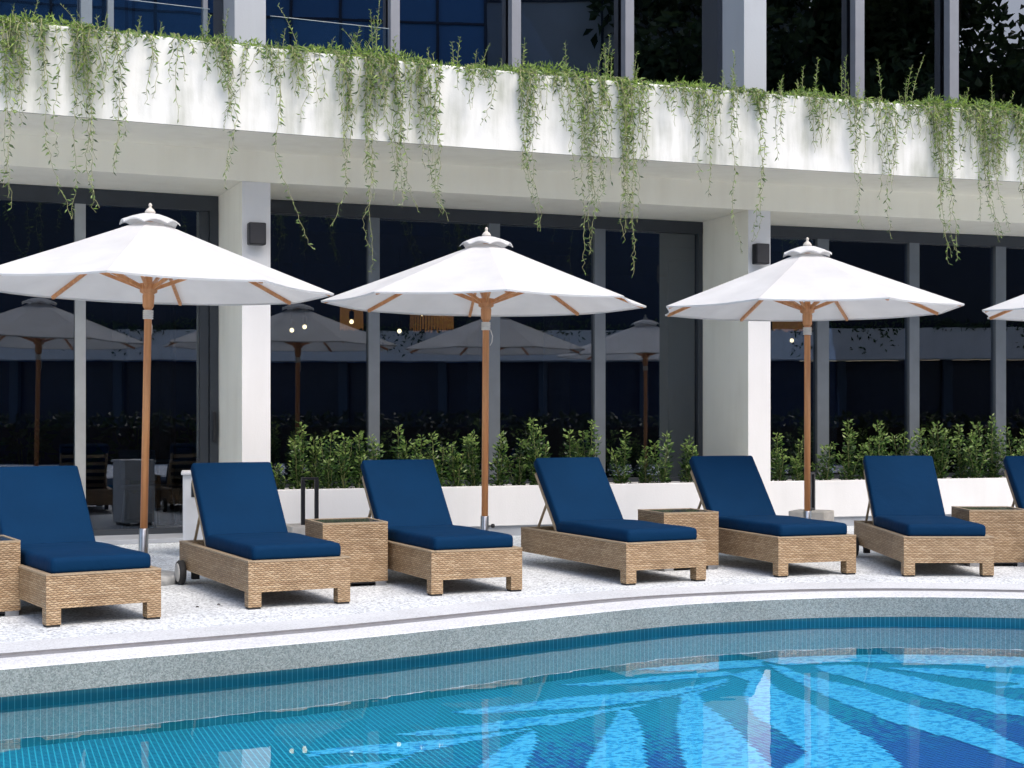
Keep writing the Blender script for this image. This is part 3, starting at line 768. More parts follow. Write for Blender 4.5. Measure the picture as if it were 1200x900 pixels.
# stone blocks with black loop handles
for (px, Y, bw, zt, hz, rz, lab) in ((363, 13.75, .42, .24, .67, 20, 'beige stone block with a wide black loop handle behind the second side table'),
                                (951, 14.3, .36, .34, .70, 62, 'beige stone block with a black loop handle behind the third parasol pole')):
    th = thing('stone_block', lab, 'stone block', (pxz(px, Y), Y, 0), R(rz), 'stone blocks with black handles')
    bm = new_bm(); box(bm, (0, 0, zt/2), (bw, bw, zt), None, 0, .012)
    obj('block', bm, CONC, th)
    bm = new_bm(); w = .065
    for s in (-1, 1): box(bm, (s*w, 0, (hz+zt-.02)/2), (.038, .03, hz-zt+.02), None, 0, .004)
    box(bm, (0, 0, hz+.008), (w*2+.03, .03, .024), None, 0, .004); box(bm, (0, 0, zt+.014), (w*2-.03, .026, .022))
    obj('handle', bm, BLACK, th)

# white cabinet
th = thing('metal_cabinet', 'white louvred metal cabinet with a black recessed handle behind the second lounger', 'cabinet', (pxz(238, 13.35), 13.35, 0), R(12))
bm = new_bm(); box(bm, (0, 0, .385), (.36, .40, .70), None, 0, .008); obj('body', bm, CAB, th)
bm = new_bm(); box(bm, (0, -.01, .75), (.39, .44, .03), None, 0, .008); obj('lid', bm, CAB, th)
bm = new_bm()
for k in range(26): box(bm, (-.145+k*.0125, -.2015, .30), (.005, .006, .46))
obj('louvre', bm, CAB, th)
bm = new_bm(); box(bm, (-.06, -.204, .60), (.09, .008, .13), None, 0, .003); obj('recessed_handle', bm, BLACK, th)
for s in (-1, 1):
    bm = new_bm(); box(bm, (s*.13, 0, .0175), (.05, .34, .033)); obj('foot', bm, BLACK, th)

# two small dark leaves lying on the deck
for (px, py, lab) in ((231, 712.6, 'small dark fallen leaf on the deck, left of the pair'), (256, 709.6, 'small dark fallen leaf on the deck, nearer the second lounger')):
    Y = EYE*F/(py-HY); bm = new_bm(); x = pxz(px, Y)
    vs = [(x-.012, Y, .004), (x, Y-.01, .012), (x+.016, Y+.003, .006), (x, Y+.012, .010)]
    quad(bm, vs); quad(bm, [(a, b2, c+.003) for a, b2, c in vs]); tag(obj('fallen_leaf', bm, SOIL), lab, 'leaf', 'fallen leaves on the deck')

# ------------------------------------------------------------------ foliage helpers
def add_leaf(bm, p, d, ln, w, rnd, mi=0, flat=None):
    d = d.normalized(); s = d.cross(Vector((rnd.uniform(-1, 1), rnd.uniform(-1, 1), rnd.uniform(-1, 1)))).normalized()
    up = s.cross(d)*(w*.35)
    a = p; m1 = p+d*ln*.45+s*w*.5+up; m2 = p+d*ln*.45-s*w*.5+up; e = p+d*ln
    mid = p+d*ln*.5
    va, v1, ve, v2, vm = (bm.verts.new(q) for q in (a, m1, e, m2, mid))
    for tri in ((va, v1, vm), (v1, ve, vm), (ve, v2, vm), (v2, va, vm)):
        f = bm.faces.new(tri); f.material_index = mi
def facade_out(x):
    s = .387-.019*x; return Vector((s, -1, 0)).normalized()
def vine(k, px, wpx, ybot, nst, tail, young, lab, spread=1.0):
    rnd = random.Random(100+k)
    x0 = fx(px, -.03); base = fpt(x0, -.02, 0); Z = base.y; s_ = F/Z
    out = facade_out(x0); along = Vector((-out.y, out.x, 0))
    if along.x < 0: along = -along
    th = thing('hanging_vine', lab, 'hanging plant', fpt(x0, 0, H_TOP), 0, 'vines hanging from the balcony ledge')
    org = fpt(x0, 0, H_TOP)
    zb = EYE+(HY-ybot)*Z/F
    bs = new_bm(); bl = new_bm()
    W = wpx*1.2/s_
    strands = []
    for q in range(nst):
        u = rnd.gauss(0, .40)*W
        full = H_TOP-zb
        ln = full*(1-abs(u/W)*.8)*(rnd.uniform(.25, .7) if rnd.random() < .45 else rnd.uniform(.6, 1.05)) if q else full
        strands.append((u, max(.15, ln), 0))
    if tail:
        zt = EYE+(HY-tail[0])*Z/F
        for q in range(max(1, nst//7)):
            strands.append((rnd.uniform(-.2, .2)*W, (H_TOP-zt)*rnd.uniform(.85, 1), tail[1]/s_))
    for (u, ln, sway) in strands:
        o_ = rnd.uniform(.02, .11); curl = rnd.uniform(0, 6.28); amp = rnd.uniform(.008, .04); back_ = rnd.uniform(.10, .22); hump = rnd.uniform(-.015, .05)
        pts = []; n = max(4, int(ln/.045)); conv = rnd.uniform(.0, .4)
        for j in range(n+1):
            q = j/n; zz = -ln*q
            lat = u*(1.15-conv*q)+amp*math.sin(curl+zz*7)+sway*max(0, (q-.55)/.45)**1.6+.010*rnd.gauss(0, 1)
            ou = .02+o_*min(1, q*6)+amp*math.cos(curl+zz*5)*.7
            p = along*lat+out*ou+Vector((0, 0, zz+(hump-.02)*(1-q)))
            pts.append(p)
        pts = [pts[0]-out*back_+along*rnd.uniform(-.08, .08)+Vector((0, 0, -.03)), pts[0]-out*.06+Vector((0, 0, .025))]+pts
        tube(bs, pts, [.0038*(1-.5*i/len(pts)) for i in range(len(pts))], 4, cap=False)
        for j in range(1, len(pts)):
            seg = pts[j]-pts[j-1]; sl = seg.length; frac = j/len(pts)
            m = int(sl/(.022 if frac < .45 else .033)+rnd.random())
            if sway == 0 and rnd.random() < .18: continue
            for h in range(m):
                p = pts[j-1]+seg*rnd.random()
                az = rnd.uniform(0, 6.28); dd = along*math.cos(az)+out*(math.sin(az)*.8+.1)+Vector((0, 0, rnd.uniform(-1.5, .25)))
                sz = rnd.uniform(.045, .095)*(1-.35*frac)
                add_leaf(bl, p, dd, sz, sz*rnd.uniform(.20, .31), rnd, 1 if rnd.random() < young*(1.5-frac*1.1)+.12*(frac < .15) else 0)
    obj('stem', bs, STEMP, th, uv=False, norm=False); obj('foliage', bl, [VLEAF, VLEAFY], th, uv=False, norm=False)
VN = [
 (6, 40, 130, 22, (250, 0), .4, 'dense vine clump at the left edge of the ledge'),
 (30, 16, 150, 5, None, .2, 'thin vine just right of the clump at the left edge'),
 (57, 20, 185, 6, (262, 28), .15, 'vine whose bare tail swings right above the first parasol, leftmost long one'),
 (88, 10, 150, 3, (262, -2), .1, 'sparse vine with a long thin tail left of the first parasol top'),
 (108, 26, 195, 15, (266, 8), .3, 'dense vine ending in a leafy tuft beside the first parasol top'),
 (140, 14, 165, 4, (215, -5), .1, 'sparse vine right of the tufted one'),
 (178, 18, 125, 4, None, .1, 'short sparse vine above the first parasol cap'),
 (206, 10, 145, 3, None, .1, 'very thin short vine between the parasol cap and the first pillar'),
 (240, 22, 95, 6, None, .15, 'short vine left of the bushy one above the first pillar'),
 (266, 34, 155, 16, (225, -4), .15, 'bushy vine on the ledge above the first pillar'),
 (318, 24, 150, 9, (292, 48), .1, 'vine with a very long tail curling right, beside the pillar speaker'),
 (352, 20, 145, 12, None, .5, 'dense bright green vine right of the first pillar'),
 (375, 14, 125, 4, None, .2, 'short dark vine between the bright one and the long dense group'),
 (405, 24, 215, 11, (290, -25), .15, 'long vine left of the longest curtain over the window'),
 (436, 30, 235, 20, (325, 0), .3, 'long dense vine ending in a tuft over the left window mullion'),
 (465, 22, 245, 12, (272, 22), .2, 'vine just right of the long tufted one'),
 (504, 26, 250, 15, (268, 14), .15, 'long vine left of the middle parasol top'),
 (548, 20, 130, 11, None, .5, 'short dense bright vine above the middle parasol'),
 (572, 16, 115, 4, (155, -12), .1, 'short sparse vine right of the bright one over the middle parasol'),
 (614, 28, 235, 15, (295, 16), .2, 'long vine right of the middle parasol finial'),
 (638, 18, 150, 6, None, .1, 'short dark vine right of the finial vine'),
 (668, 20, 205, 11, (235, 6), .2, 'medium vine before the two longest curtains'),
 (694, 26, 320, 17, None, .2, 'long narrow vine curtain, left of the densest one'),
 (735, 36, 325, 30, None, .4, 'densest and longest vine curtain, between the middle and third parasols'),
 (778, 20, 150, 9, None, .35, 'short vine right of the longest curtain'),
 (808, 20, 175, 9, None, .25, 'short vine left of the right-hand pillar pair'),
 (832, 24, 215, 12, (240, 2), .25, 'medium vine above the recess of the right-hand pillar'),
 (856, 12, 170, 4, (300, 6), .1, 'sparse vine with a long thin tail by the right-hand pillar'),
 (886, 30, 145, 17, (300, -12), .35, 'bushy short vine over the right-hand pillar'),
 (918, 16, 190, 5, None, .1, 'sparse vine above the right-hand pillar speaker'),
 (960, 22, 180, 13, None, .2, 'narrow dense vine above the third parasol cap'),
 (1003, 22, 215, 12, (275, 8), .15, 'medium vine right of the third parasol cap'),
 (1040, 24, 235, 13, (298, 2), .25, 'long vine midway between third parasol cap and the dense right clumps'),
 (1075, 14, 165, 5, None, .15, 'thin short vine left of the broad right clump'),
 (1108, 46, 235, 30, (320, 10), .35, 'broad dense vine clump, first of the two at the right'),
 (1140, 14, 200, 5, (278, 0), .1, 'thin vine in the gap of the two broad right clumps'),
 (1162, 46, 230, 34, (285, 16), .3, 'broad dense vine clump, second of the two at the right'),
 (1196, 34, 210, 22, (295, 12), .3, 'dense vine clump at the right edge'),
]
for k, v in enumerate(VN): vine(k, *v)
# ledge ground cover
rnd = random.Random(5); bm = new_bm()
def mound(x):
    return .05+.10*max(0, math.sin(x*1.9+1)*math.sin(x*.77+.4))+.05*max(0, math.sin(x*4.3))
for q in range(21000):
    x = rnd.uniform(-7.5, 9.5); o_ = rnd.uniform(-.012, .42); h = mound(x)*rnd.random()**.7
    p = fpt(x, o_, H_TOP+(h if o_ > .02 else h*.5)-.04)
    d = Vector((rnd.gauss(0, .6), rnd.gauss(0, .6), rnd.uniform(-.2 if o_ > 0 else -1, 1)))
    sz = rnd.uniform(.035, .075); add_leaf(bm, p, d, sz, sz*.27, rnd, 1 if rnd.random() < .72 else 0)
o = obj('ledge_ground_cover', bm, [VLEAF, VLEAFY], uv=False, norm=False); o['kind'] = 'stuff'; o['label'] = 'bright green leafy ground cover along the top of the balcony ledge'
# upright sprigs
def sprig(k, px, hpx, leanx, n, lab, grass=False):
    rnd = random.Random(900+k); off = rnd.uniform(.08, .22); x0 = fx(px, off); p0 = fpt(x0, off, H_TOP-.05); s_ = F/p0.y
    th = thing('upright_sprig', lab, 'plant', p0, 0, 'upright sprigs growing on the balcony ledge')
    bs = new_bm(); bl = new_bm()
    for q in range(n):
        hh = hpx/s_*(1 if q == 0 else rnd.uniform(.4, .85))+.05; le = leanx/s_*(1 if q == 0 else rnd.uniform(-1.2, 1.2)); b0 = Vector((rnd.uniform(-.05, .05)*(q > 0), rnd.uniform(-.04, .04), 0))
        pts = [b0+Vector((le*(j/6)**1.6, rnd.gauss(0, .006), hh*j/6)) for j in range(7)]
        tube(bs, pts, [.004-.0004*i for i in range(7)], 4, cap=False)
        m = int(hh/(.012 if not grass else .03))
        for j in range(m):
            u = (j+.5)/m*6; i = min(5, int(u)); p = pts[i].lerp(pts[i+1], u-i)
            az = rnd.uniform(0, 6.28); d = Vector((math.cos(az), math.sin(az), rnd.uniform(.2, 1.3))); sz = rnd.uniform(.035, .065)*(1.1-.5*j/m)
            add_leaf(bl, p, d, sz, sz*.25, rnd, 1 if rnd.random() < .6 else 0)
    obj('stem', bs, STEMP, th, uv=False, norm=False); obj('foliage', bl, [VLEAF, VLEAFY], th, uv=False, norm=False)
SP = [(12, 26, 4, 4, 'at the left edge'), (36, 40, 12, 2, 'leaning right, near the left edge'), (98, 34, -26, 2, 'crossing the leftmost silver mullion'), (122, 24, 4, 3, 'left of the glass balustrade pane'),
 (160, 26, 6, 2, 'tall and thin before the left balustrade'), (186, 22, 3, 3, 'behind the glass left of the pillar'), (240, 34, 6, 4, 'bushy, left of the upper pillar'), (262, 44, 6, 1, 'thin and tall by the upper pillar'),
 (352, 58, -26, 1, 'long bare stem leaning left, right of the upper pillar'), (330, 28, 4, 3, 'low at the base of the upper pillar'), (385, 24, 6, 3, 'in front of the second balustrade pane'), (412, 40, 10, 4, 'bushy, left of the tallest sprig'),
 (440, 78, 6, 3, 'tallest, before the dark blue window'), (425, 46, 22, 3, 'leaning right into the tallest sprig'), (460, 30, 3, 3, 'beside the second silver mullion'), (504, 22, -3, 2, 'short, in the blue window'), (535, 40, 4, 2, 'thin, middle of the blue window'),
 (562, 36, 12, 3, 'leaning right at the edge of the blue window'), (588, 20, 0, 2, 'short, left of the mullion over the middle parasol'), (612, 44, 3, 3, 'against the mullion right of the middle parasol'), (664, 44, -2, 2, 'lone slim, before the palm reflection'),
 (698, 38, 8, 4, 'bushy, left part of the big clump'), (712, 56, 3, 4, 'tall, centre of the big clump'), (742, 40, 4, 4, 'before the mullion right of the big clump'), (790, 14, 3, 2, 'low, left of the twin pillar'),
 (822, 26, 2, 3, 'left of the upper right pillar'), (846, 28, 2, 3, 'close to the upper right pillar'), (860, 52, 1, 3, 'tall, touching the upper right pillar'), (915, 26, 3, 3, 'first right of the upper right pillar'), (940, 38, 2, 3, 'second right of the upper right pillar'),
 (955, 52, 4, 2, 'slim, third right of the upper right pillar'), (990, 56, 2, 3, 'tall, left of the mullion over the third parasol'), (1006, 30, 3, 3, 'at the mullion over the third parasol'), (1034, 54, -6, 1, 'single thin stem right of that mullion'), (1066, 60, 16, 2, 'thin and leaning right'),
 (1060, 34, 2, 3, 'low, beneath the leaning one'), (1090, 24, 4, 3, 'low, before the last mullion'), (1130, 28, 6, 4, 'bushy, right of the last mullion'), (1164, 44, -2, 3, 'tall, near the right edge'), (1180, 26, 8, 3, 'leaning at the right edge')]
for k, (px, h, le, n, w) in enumerate(SP): sprig(k, px, h, le, n, 'upright green sprig on the ledge, '+w)

# ------------------------------------------------------------------ planter shrubs
def shrub(k, i, px, ytop, wpx, lab, dark=0):
    rnd = random.Random(300+k); d0 = rnd.uniform(.28, .62)
    t = tpx(i, px, d0); p0 = bp(i, t, d0, .46); s_ = F/p0.y; H = (EYE+(HY-ytop)/s_)-.46; W = wpx/s_
    th = thing('planter_shrub', lab, 'shrub', p0, 0, 'leafy shrubs in the white planters')
    bs = new_bm(); bl = new_bm(); ns = max(5, int(W/.046))
    for q in range(ns):
        hh = H*(1 if q == 0 else rnd.uniform(.45, .95)); rx = rnd.uniform(-.5, .5)*W*(.5 if q == 0 else 1); ry = rnd.uniform(-.16, .16)
        pts = [Vector((rx*(j/6)**.8+rnd.gauss(0, .006), ry*(j/6)+rnd.gauss(0, .006), hh*j/6)) for j in range(7)]
        tube(bs, pts, [.006-.0006*j for j in range(7)], 5, cap=False)
        m = int(hh/.0055)
        for j in range(m):
            u = (j+rnd.random())/m*6; ii = min(5, int(u)); p = pts[ii].lerp(pts[ii+1], u-ii)
            az = rnd.uniform(0, 6.28); r_ = rnd.random()*.075*(1.1-.6*u/6); d = Vector((math.cos(az), math.sin(az), rnd.uniform(-.1, 1.2)))
            p = p+Vector((math.cos(az)*r_, math.sin(az)*r_, rnd.uniform(-.01, .02)))
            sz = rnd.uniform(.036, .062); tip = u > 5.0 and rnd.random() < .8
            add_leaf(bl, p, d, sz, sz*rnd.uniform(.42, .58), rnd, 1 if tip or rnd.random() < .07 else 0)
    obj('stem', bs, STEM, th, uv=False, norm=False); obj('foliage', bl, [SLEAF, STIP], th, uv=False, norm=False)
SH = [(1, 327, 545, 22, 'low, just right of the left pillar'), (1, 350, 497, 24, 'tall and narrow, second from the left pillar'), (1, 366, 515, 20, 'behind the wide black loop handle'), (1, 384, 508, 24, 'slim, left of the first mullion'),
 (1, 402, 512, 20, 'narrow, two before the first mullion'), (1, 420, 507, 26, 'bushy, beside the first mullion'), (1, 436, 512, 14, 'thin, right in front of the first mullion'), (1, 468, 500, 24, 'slim, sticking up behind the third lounger'), (1, 490, 513, 18, 'small, behind the third lounger'),
 (1, 514, 509, 32, 'bushy, right of the third lounger back'), (1, 534, 520, 26, 'low, left of the middle parasol pole'), (1, 556, 508, 20, 'just left of the middle parasol pole'), (1, 584, 507, 24, 'just right of the middle parasol pole'),
 (1, 606, 515, 24, 'below the tallest one, left of it'), (1, 632, 491, 42, 'biggest and brightest in the long planter'), (1, 668, 505, 22, 'pale, behind the fourth lounger back'), (1, 686, 493, 34, 'open and tall beside the third mullion'), (1, 730, 507, 28, 'round-topped, right of the third mullion'),
 (1, 758, 525, 16, 'small, low in the last pane'), (1, 776, 508, 26, 'upright, in the last pane before the right-hand pillar'), (1, 806, 514, 20, 'behind the fifth lounger back'),
 (2, 914, 508, 26, 'first right of the right-hand pillar'), (2, 936, 512, 24, 'left of the third parasol pole'), (2, 968, 520, 26, 'right of the third parasol pole'), (2, 994, 493, 28, 'tall, left of the straight-facing lounger'), (2, 1012, 520, 20, 'low, at the left of the lounger back'),
 (2, 1034, 495, 34, 'behind the straight-facing lounger back, left one'), (2, 1056, 507, 22, 'behind the straight-facing lounger back, right one'), (2, 1076, 503, 24, 'before the mullion above the last full lounger'), (2, 1100, 497, 32, 'bushy, second right of the last full lounger'),
 (2, 1126, 498, 30, 'bushy, beneath the small white flower'), (2, 1162, 489, 34, 'tallest, beside the last mullion'), (2, 1145, 515, 24, 'low, left of the tallest one at the right'), (2, 1188, 500, 30, 'at the right edge'), (2, 1210, 505, 30, 'cut by the right edge')]
for k, (i, px, yt, w, lab) in enumerate(SH): shrub(k, i, px, yt, w, 'green planter shrub, '+lab)

# ------------------------------------------------------------------ interior
def pt(px, py, Y): return Vector((pxz(px, Y), Y, EYE+(HY-py)/F*Y))
pend = [(342, 387, 16.9), (357, 383, 17.2), (412, 377, 17.2), (468, 388, 17.3), (495, 368, 18.2), (516, 368, 18.5), (928, 399, 19), (1095, 402, 19.6), (1136, 397, 20)]
plab = ['leftmost bare bulb of the pair right of the left pillar', 'second bare bulb right of the left pillar', 'bulb under the left edge of the middle parasol', 'lowest glowing bulb left of the middle parasol pole', 'glowing bulb under the fringed shade', 'bulb at the right of the fringed shade', 'bulb right of the third parasol pole', 'left bulb of the pair at the right', 'right bulb of the pair at the right']
for (px, py, Y), lab in zip(pend, plab):
    p = pt(px, py, Y); th = thing('pendant_lamp', 'lit pendant lamp indoors, '+lab, 'pendant lamp', p, 0, 'pendant lamps behind the glass')
    bm = new_bm(); bmesh.ops.create_uvsphere(bm, u_segments=12, v_segments=8, radius=.026); obj('bulb', bm, BULB, th, smooth=True)
    bm = new_bm(); lathe(bm, [(.02, .03), (.03, .04), (.03, .12), (.01, .13)], n=10); obj('socket', bm, BLACK, th)
    bm = new_bm(); tube(bm, [(0, 0, .13), (0, 0, 3.29-p.z)], .005, 5); obj('cable', bm, BLACK, th)
for (px, py, Y, r, h, lab) in ((506, 372, 18.3, .27, .36, 'wide fringed raffia shade behind the middle parasol'), (412, 373, 17.8, .14, .30, 'narrow raffia shade left of the first mullion'), (920, 372, 19, .16, .38, 'raffia shade left of the third parasol pole'), (937, 372, 19.2, .16, .38, 'raffia shade right of the third parasol pole')):
    p = pt(px, py, Y); th = thing('raffia_lampshade', 'warm lit '+lab, 'lampshade', p, 0, 'raffia shades behind the glass')
    bm = new_bm()
    rr = random.Random(int(px))
    for q in range(46):
        a = q/46*6.283; e = h*rr.uniform(.35, .5); c, s_ = math.cos(a), math.sin(a)
        quad(bm, [(c*r-s_*.012, s_*r+c*.012, h/2), (c*r+s_*.012, s_*r-c*.012, h/2), (c*r*1.03+s_*.012, s_*r*1.03-c*.012, -e), (c*r*1.03-s_*.012, s_*r*1.03+c*.012, -e)])
    obj('fringe', bm, SHADE, th, norm=False)
    bm = new_bm(); tube(bm, [(0, 0, h/2), (0, 0, 3.29-p.z)], .006, 5); lathe(bm, [(.01, h/2), (r, h/2), (r, h/2+.01), (.01, h/2+.01)], n=20); obj('hanger', bm, BLACK, th)
def panel(name, px0, px1, Y, z0, z1, mat, lab, cat='panel'):
    bm = new_bm(); x0, x1 = pxz(px0, Y), pxz(px1, Y); box(bm, ((x0+x1)/2, Y, (z0+z1)/2), (x1-x0, .12, z1-z0), None, 0, .005)
    n = int((x1-x0)/.12) if mat is WALNUT else 0
    for q in range(n): box(bm, (x0+.06+q*.12, Y-.066, (z0+z1)/2), (.05, .02, z1-z0-.02))
    tag(obj(name, bm, mat), lab, cat)
panel('wood_screen', 637, 668, 17.9, .05, 3.25, WALNUT, 'reddish slatted wood screen indoors behind the middle window')
panel('wood_screen', 180, 205, 16.4, .05, 3.25, WALNUT, 'brown slatted wood screen indoors right of the first parasol pole')
panel('wood_screen', 1053, 1066, 19.4, .05, 3.25, WALNUT, 'narrow dark wood screen indoors before the right window mullion')
panel('interior_column', 133, 150, 17.2, .05, 3.25, INGREY, 'slate coloured column indoors left of the first parasol pole', 'column')
panel('interior_column', 548, 562, 18.6, .05, 3.25, INGREY, 'slate column indoors just left of the middle parasol pole', 'column')
panel('interior_column', 783, 822, 18.6, .05, 3.25, INGREY, 'wide slate column indoors beside the right-hand pillar recess', 'column')
panel('interior_column', 1140, 1152, 20.2, .05, 3.25, INGREY, 'slate column indoors near the right edge', 'column')
panel('interior_column', 700, 712, 19.4, .05, 3.25, INGREY, 'slate column indoors behind the third mullion', 'column')
# indoor chairs and table behind the sliding door
def chair(px, Y, rz, lab):
    th = thing('indoor_chair', lab, 'chair', (pxz(px, Y), Y, .035), R(rz), 'chairs behind the sliding door')
    bm = new_bm(); box(bm, (0, 0, .45), (.46, .44, .05), None, 0, .015); obj('seat', bm, CHAIRG, th)
    bm = new_bm(); box(bm, (0, .22, .70), (.46, .04, .34), Matrix.Rotation(R(-8), 3, 'X'), 0, .015); obj('backrest', bm, CHAIRG, th)
    for sx in (-1, 1):
        for sy in (-1, 1):
            bm = new_bm(); tube(bm, [(sx*.19, sy*.17, .43), (sx*.22, sy*.21, 0)], [.016, .012], 8); obj('leg', bm, METAL, th)
chair(175, 16.1, 160, 'grey chair indoors behind the first parasol pole'); chair(232, 16.5, 70, 'grey chair indoors left of the white cabinet')
th = thing('indoor_table', 'dark round table indoors between the two grey chairs', 'table', (pxz(208, 16.6), 16.6, .035))
bm = new_bm(); lathe(bm, [(.01, .72), (.42, .72), (.43, .735), (.42, .75), (.01, .75)], n=28); obj('tabletop', bm, CHAIRG, th)
bm = new_bm(); lathe(bm, [(.22, 0), (.22, .02), (.03, .04), (.03, .72)], n=20); obj('pedestal', bm, METAL, th)
def potted(px, Y, h, lab):
    rnd = random.Random(int(px)); th = thing('potted_plant', lab, 'potted plant', (pxz(px, Y), Y, .035), 0, 'potted plants indoors')
    bm = new_bm(); lathe(bm, [(.10, 0), (.14, .02), (.17, .30), (.16, .32), (.14, .31), (.0, .29)], n=20); obj('pot', bm, CHAIRG, th)
    bs, bl = new_bm(), new_bm()
    for q in range(16):
        a = rnd.uniform(0, 6.28); r = rnd.uniform(.1, .4); hh = h*rnd.uniform(.6, 1)
        e = Vector((math.cos(a)*r, math.sin(a)*r, hh)); tube(bs, [(0, 0, .29), e*.5+Vector((0, 0, .2)), e], .005, 5, cap=False)
        for w in range(5): add_leaf(bl, e+Vector((rnd.gauss(0, .06), rnd.gauss(0, .06), rnd.gauss(0, .06))), Vector((math.cos(a)+rnd.gauss(0, .5), math.sin(a)+rnd.gauss(0, .5), rnd.uniform(-.6, .6))), .20, .10, rnd)
    obj('stem', bs, STEM, th, uv=False, norm=False); obj('foliage', bl, ILEAF, th, uv=False, norm=False)
potted(232, 17.2, 1.25, 'broad leaved potted plant indoors above the white cabinet'); potted(158, 17.4, 1.15, 'potted plant indoors left of the first parasol pole'); potted(28, 16.3, 1.1, 'potted plant indoors at the left edge')

# ------------------------------------------------------------------ across the pool, seen in the glass
def oframe(cx, cy, dx, dy):
    d = Vector((dx, dy)).normalized(); nn = Vector((-d.y, d.x)); return Vector((cx, cy)), d, nn
C_, dd, nn = oframe(28.5, -15, .73, .688)       # nn points away from... checked below
back = Vector((.688, -.73))
def ob(bm, a0, a1, b0, b1, z0, z1, mi=0, C0=None, d=None, b=None):
    C0 = C0 or C_; d = d or dd; b = b or back
    c = C0+d*((a0+a1)/2)+b*((b0+b1)/2)
    box(bm, (c.x, c.y, (z0+z1)/2), (a1-a0, b1-b0, z1-z0), Matrix.Rotation(math.atan2(d.y, d.x), 3, 'Z'), mi)
th = thing('opposite_wing', 'hotel wing across the pool with a planted white ledge, mirrored in the window glass', 'building')
bm = new_bm(); ob(bm, -34, 34, -1.2, 0, 3.55, 4.75); obj('ledge', bm, plaster('far_ledge_sunlit_plaster', (.88, .84, .80), (.7, .68, .64), .5), th)  # plaster colour brightened to stand in for sunlight on this ledge
bm = new_bm(); ob(bm, -34, 34, .4, 8, 0, 3.54); ob(bm, -34, 34, .4, 8, 4.76, 11.5); obj('wall', bm, DARKG, th)
bm = new_bm()
for k in range(-8, 9): ob(bm, k*4.1, k*4.1+.35, -.1, .39, 0, 3.54)
obj('pillar', bm, INGREY, th)
bm = new_bm(); rnd = random.Random(8)
for q in range(5200):
    a = rnd.uniform(-30, 30); p = C_+dd*a+back*rnd.uniform(-1.3, -.6); z = 4.75+rnd.uniform(-.1, .35)*(1+math.sin(a*1.3)*.6)
    if rnd.random() < .35 and math.sin(a*2.1)+math.sin(a*.9) > .2: z = 4.75-rnd.random()**2*1.0; p = C_+dd*a+back*-1.26
    add_leaf(bm, Vector((p.x, p.y, z)), Vector((rnd.gauss(0, 1), rnd.gauss(0, 1), rnd.gauss(0, 1))), .22, .09, rnd)
o = obj('foliage', bm, TLEAF, th, uv=False, norm=False)
th = thing('added_reflection_hedge', 'added dark hedge across the pool, hiding the bright deck in the window glass', 'hedge')  # unseen hedge, added to cover the bright far deck in the reflections
bm = new_bm(); C2 = C_-back*19; rnd = random.Random(4)
for q in range(9000):
    p = C2+dd*rnd.uniform(-30, 30)+back*rnd.uniform(-.5, .5); z = 1.35*rnd.random()**.6
    add_leaf(bm, Vector((p.x, p.y, z)), Vector((rnd.gauss(0, 1), rnd.gauss(0, 1), rnd.gauss(0, 1))), .22, .12, rnd)
obj('foliage', bm, HLEAF, th, uv=False, norm=False)
bm = new_bm(); ob(bm, -30, 30, -.3, .3, 0, 1.0, 0, C2); obj('branches', bm, SOIL, th)
# taller blocks behind it
g0 = Vector((0, 15.5))
def tower(name, lab, cat, mat, dirv, dist, a0, a1, zh, nx, nz, wmat):
    dv = Vector(dirv).normalized(); c = g0+dv*dist; d = Vector((-dv.y, dv.x)); th = thing(name, lab, cat)
    bm = new_bm(); ob(bm, a0, a1, 0, 10, 0, zh, 0, c, d, dv); obj('wall', bm, mat, th)
    bm = new_bm()
    for i in range(nx+1): ob(bm, a0+(a1-a0)*i/nx-.08, a0+(a1-a0)*i/nx+.08, -.12, -.01, .2, zh, 0, c, d, dv)
    for j in range(1, nz+1): ob(bm, a0, a1, -.10, -.01, zh*j/nz-.1, zh*j/nz+.02, 0, c, d, dv)
    obj('facade_joint', bm, wmat, th)
tower('glass_office_tower', 'blue glass office tower with dark joints, mirrored in the upper left windows', 'building', BLUEG, (.55, -.835), 62, -22, 6.8, 34, 11, 12, DARKG)
tower('grey_apartment_block', 'plain grey apartment block, mirrored in the upper middle windows', 'building', GREYB, (.69, -.724), 66, -9, 7.5, 30, 3, 6, INGREY)
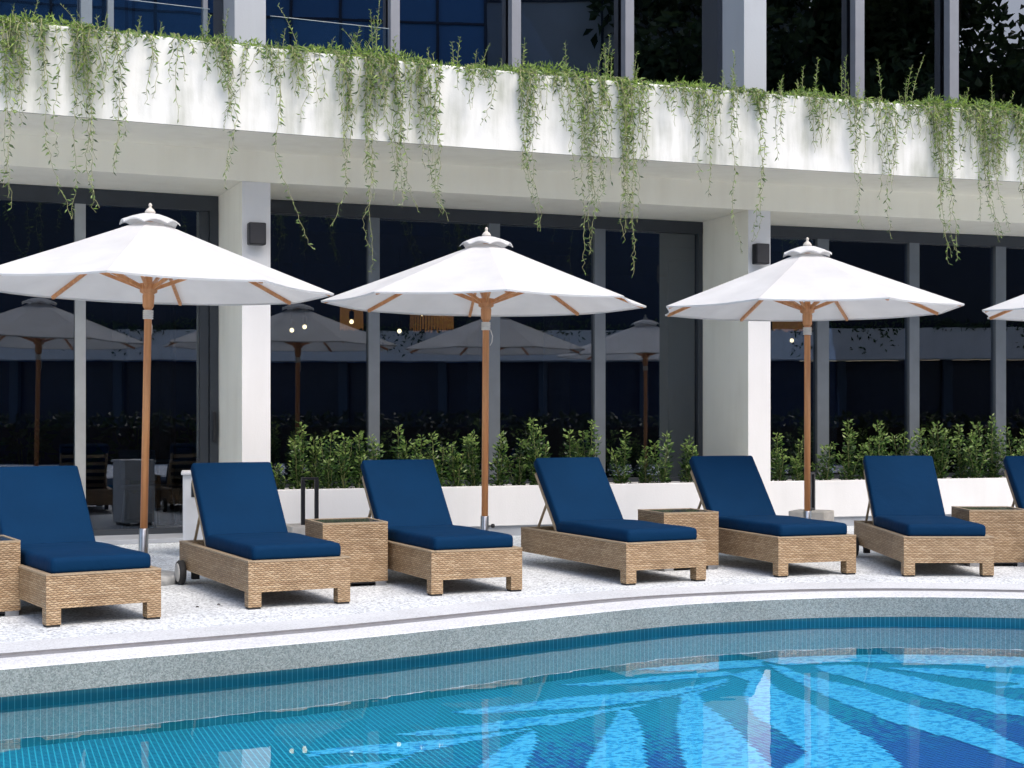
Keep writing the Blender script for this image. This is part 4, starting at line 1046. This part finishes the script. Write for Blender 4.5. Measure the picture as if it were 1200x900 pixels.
def tree(k, x, y, h, r, lab):
    rnd = random.Random(50+k); th = thing('broadleaf_tree', lab, 'tree', (x, y, 0), 0, 'tall trees across the pool')
    bm = new_bm(); tube(bm, [(0, 0, 0), (.1, .1, h*.3), (-.1, .1, h*.6), (0, 0, h*.85)], [.35, .28, .18, .06], 8)
    cl = []
    for q in range(22):
        a = rnd.uniform(0, 6.28); rr = r*rnd.uniform(.3, .95); z = h*rnd.uniform(.28, .98); rr *= (1.1-abs(z/h-.6)*1.1); e = Vector((math.cos(a)*rr, math.sin(a)*rr, z)); cl.append(e)
        tube(bm, [(0, 0, z*.75), e*.5+Vector((0, 0, z*.42)), e], [.12, .07, .03], 5)
    obj('trunk', bm, BARK, th, uv=False, norm=False)
    bm = new_bm()
    for e in cl:
        R_ = r*.42
        for w in range(260):
            v = Vector((rnd.gauss(0, 1), rnd.gauss(0, 1), rnd.gauss(0, .8))); v = v.normalized()*R_*rnd.random()**.5
            add_leaf(bm, e+v, Vector((rnd.gauss(0, 1), rnd.gauss(0, 1), rnd.gauss(-.3, 1))), rnd.uniform(.6, 1.0), rnd.uniform(.35, .5), rnd)
    obj('crown', bm, TLEAF, th, uv=False, norm=False)
for k, (x, y, h, r) in enumerate([(50, -27, 27, 6.5), (56, -21, 29, 7), (60, -13, 28, 7), (66, -5, 27, 7), (70, 4, 27, 7), (61, -28, 32, 8), (68, -16, 33, 8)]):
    tree(k, x, y, h, r, 'tall dark tree behind the opposite wing, number %d from the grey block' % (k+1) if False else 'tall dark broadleaf tree behind the opposite wing, mirrored in the upper right windows')

# ------------------------------------------------------------------ light, sky, camera
SUN_EL, SUN_AZ = R(52), None
sv = Vector((.50, -.62, 0)).normalized()*math.cos(SUN_EL); sv.z = math.sin(SUN_EL)
ld = bpy.data.lights.new('sun', 'SUN'); ld.energy = 0.5; ld.angle = R(25); ld.color = (1, .975, .94)
lo = bpy.data.objects.new('sun', ld); COL.objects.link(lo); lo.rotation_euler = sv.to_track_quat('Z', 'Y').to_euler(); lo.location = (20, -25, 40)
w = bpy.data.worlds.new('World'); sc.world = w; w.use_nodes = True; t = w.node_tree
sky = t.nodes.new('ShaderNodeTexSky'); sky.sky_type = 'NISHITA'; sky.sun_disc = False; sky.sun_elevation = SUN_EL
sky.sun_rotation = math.atan2(sv.x, sv.y); sky.air_density = 1.0; sky.dust_density = 4.0; sky.ozone_density = 1.0
t.links.new(sky.outputs[0], t.nodes['Background'].inputs[0]); t.nodes['Background'].inputs[1].default_value = .15
sc.view_settings.view_transform = 'Standard'; sc.view_settings.look = 'None'; sc.view_settings.gamma = 1; sc.view_settings.exposure = 1.08
sc.view_settings.use_curve_mapping = False
cd = bpy.data.cameras.new('camera'); cam = bpy.data.objects.new('camera', cd); COL.objects.link(cam)
cam.location = (0, 0, EYE); cam.rotation_euler = (R(90), 0, 0)
cd.sensor_width = 36; cd.lens = F/1200*36; cd.shift_y = (HY-450)/1200; cd.clip_end = 3000
sc.camera = cam
sc.cycles.max_bounces = 10; sc.cycles.transparent_max_bounces = 16; sc.cycles.glossy_bounces = 5
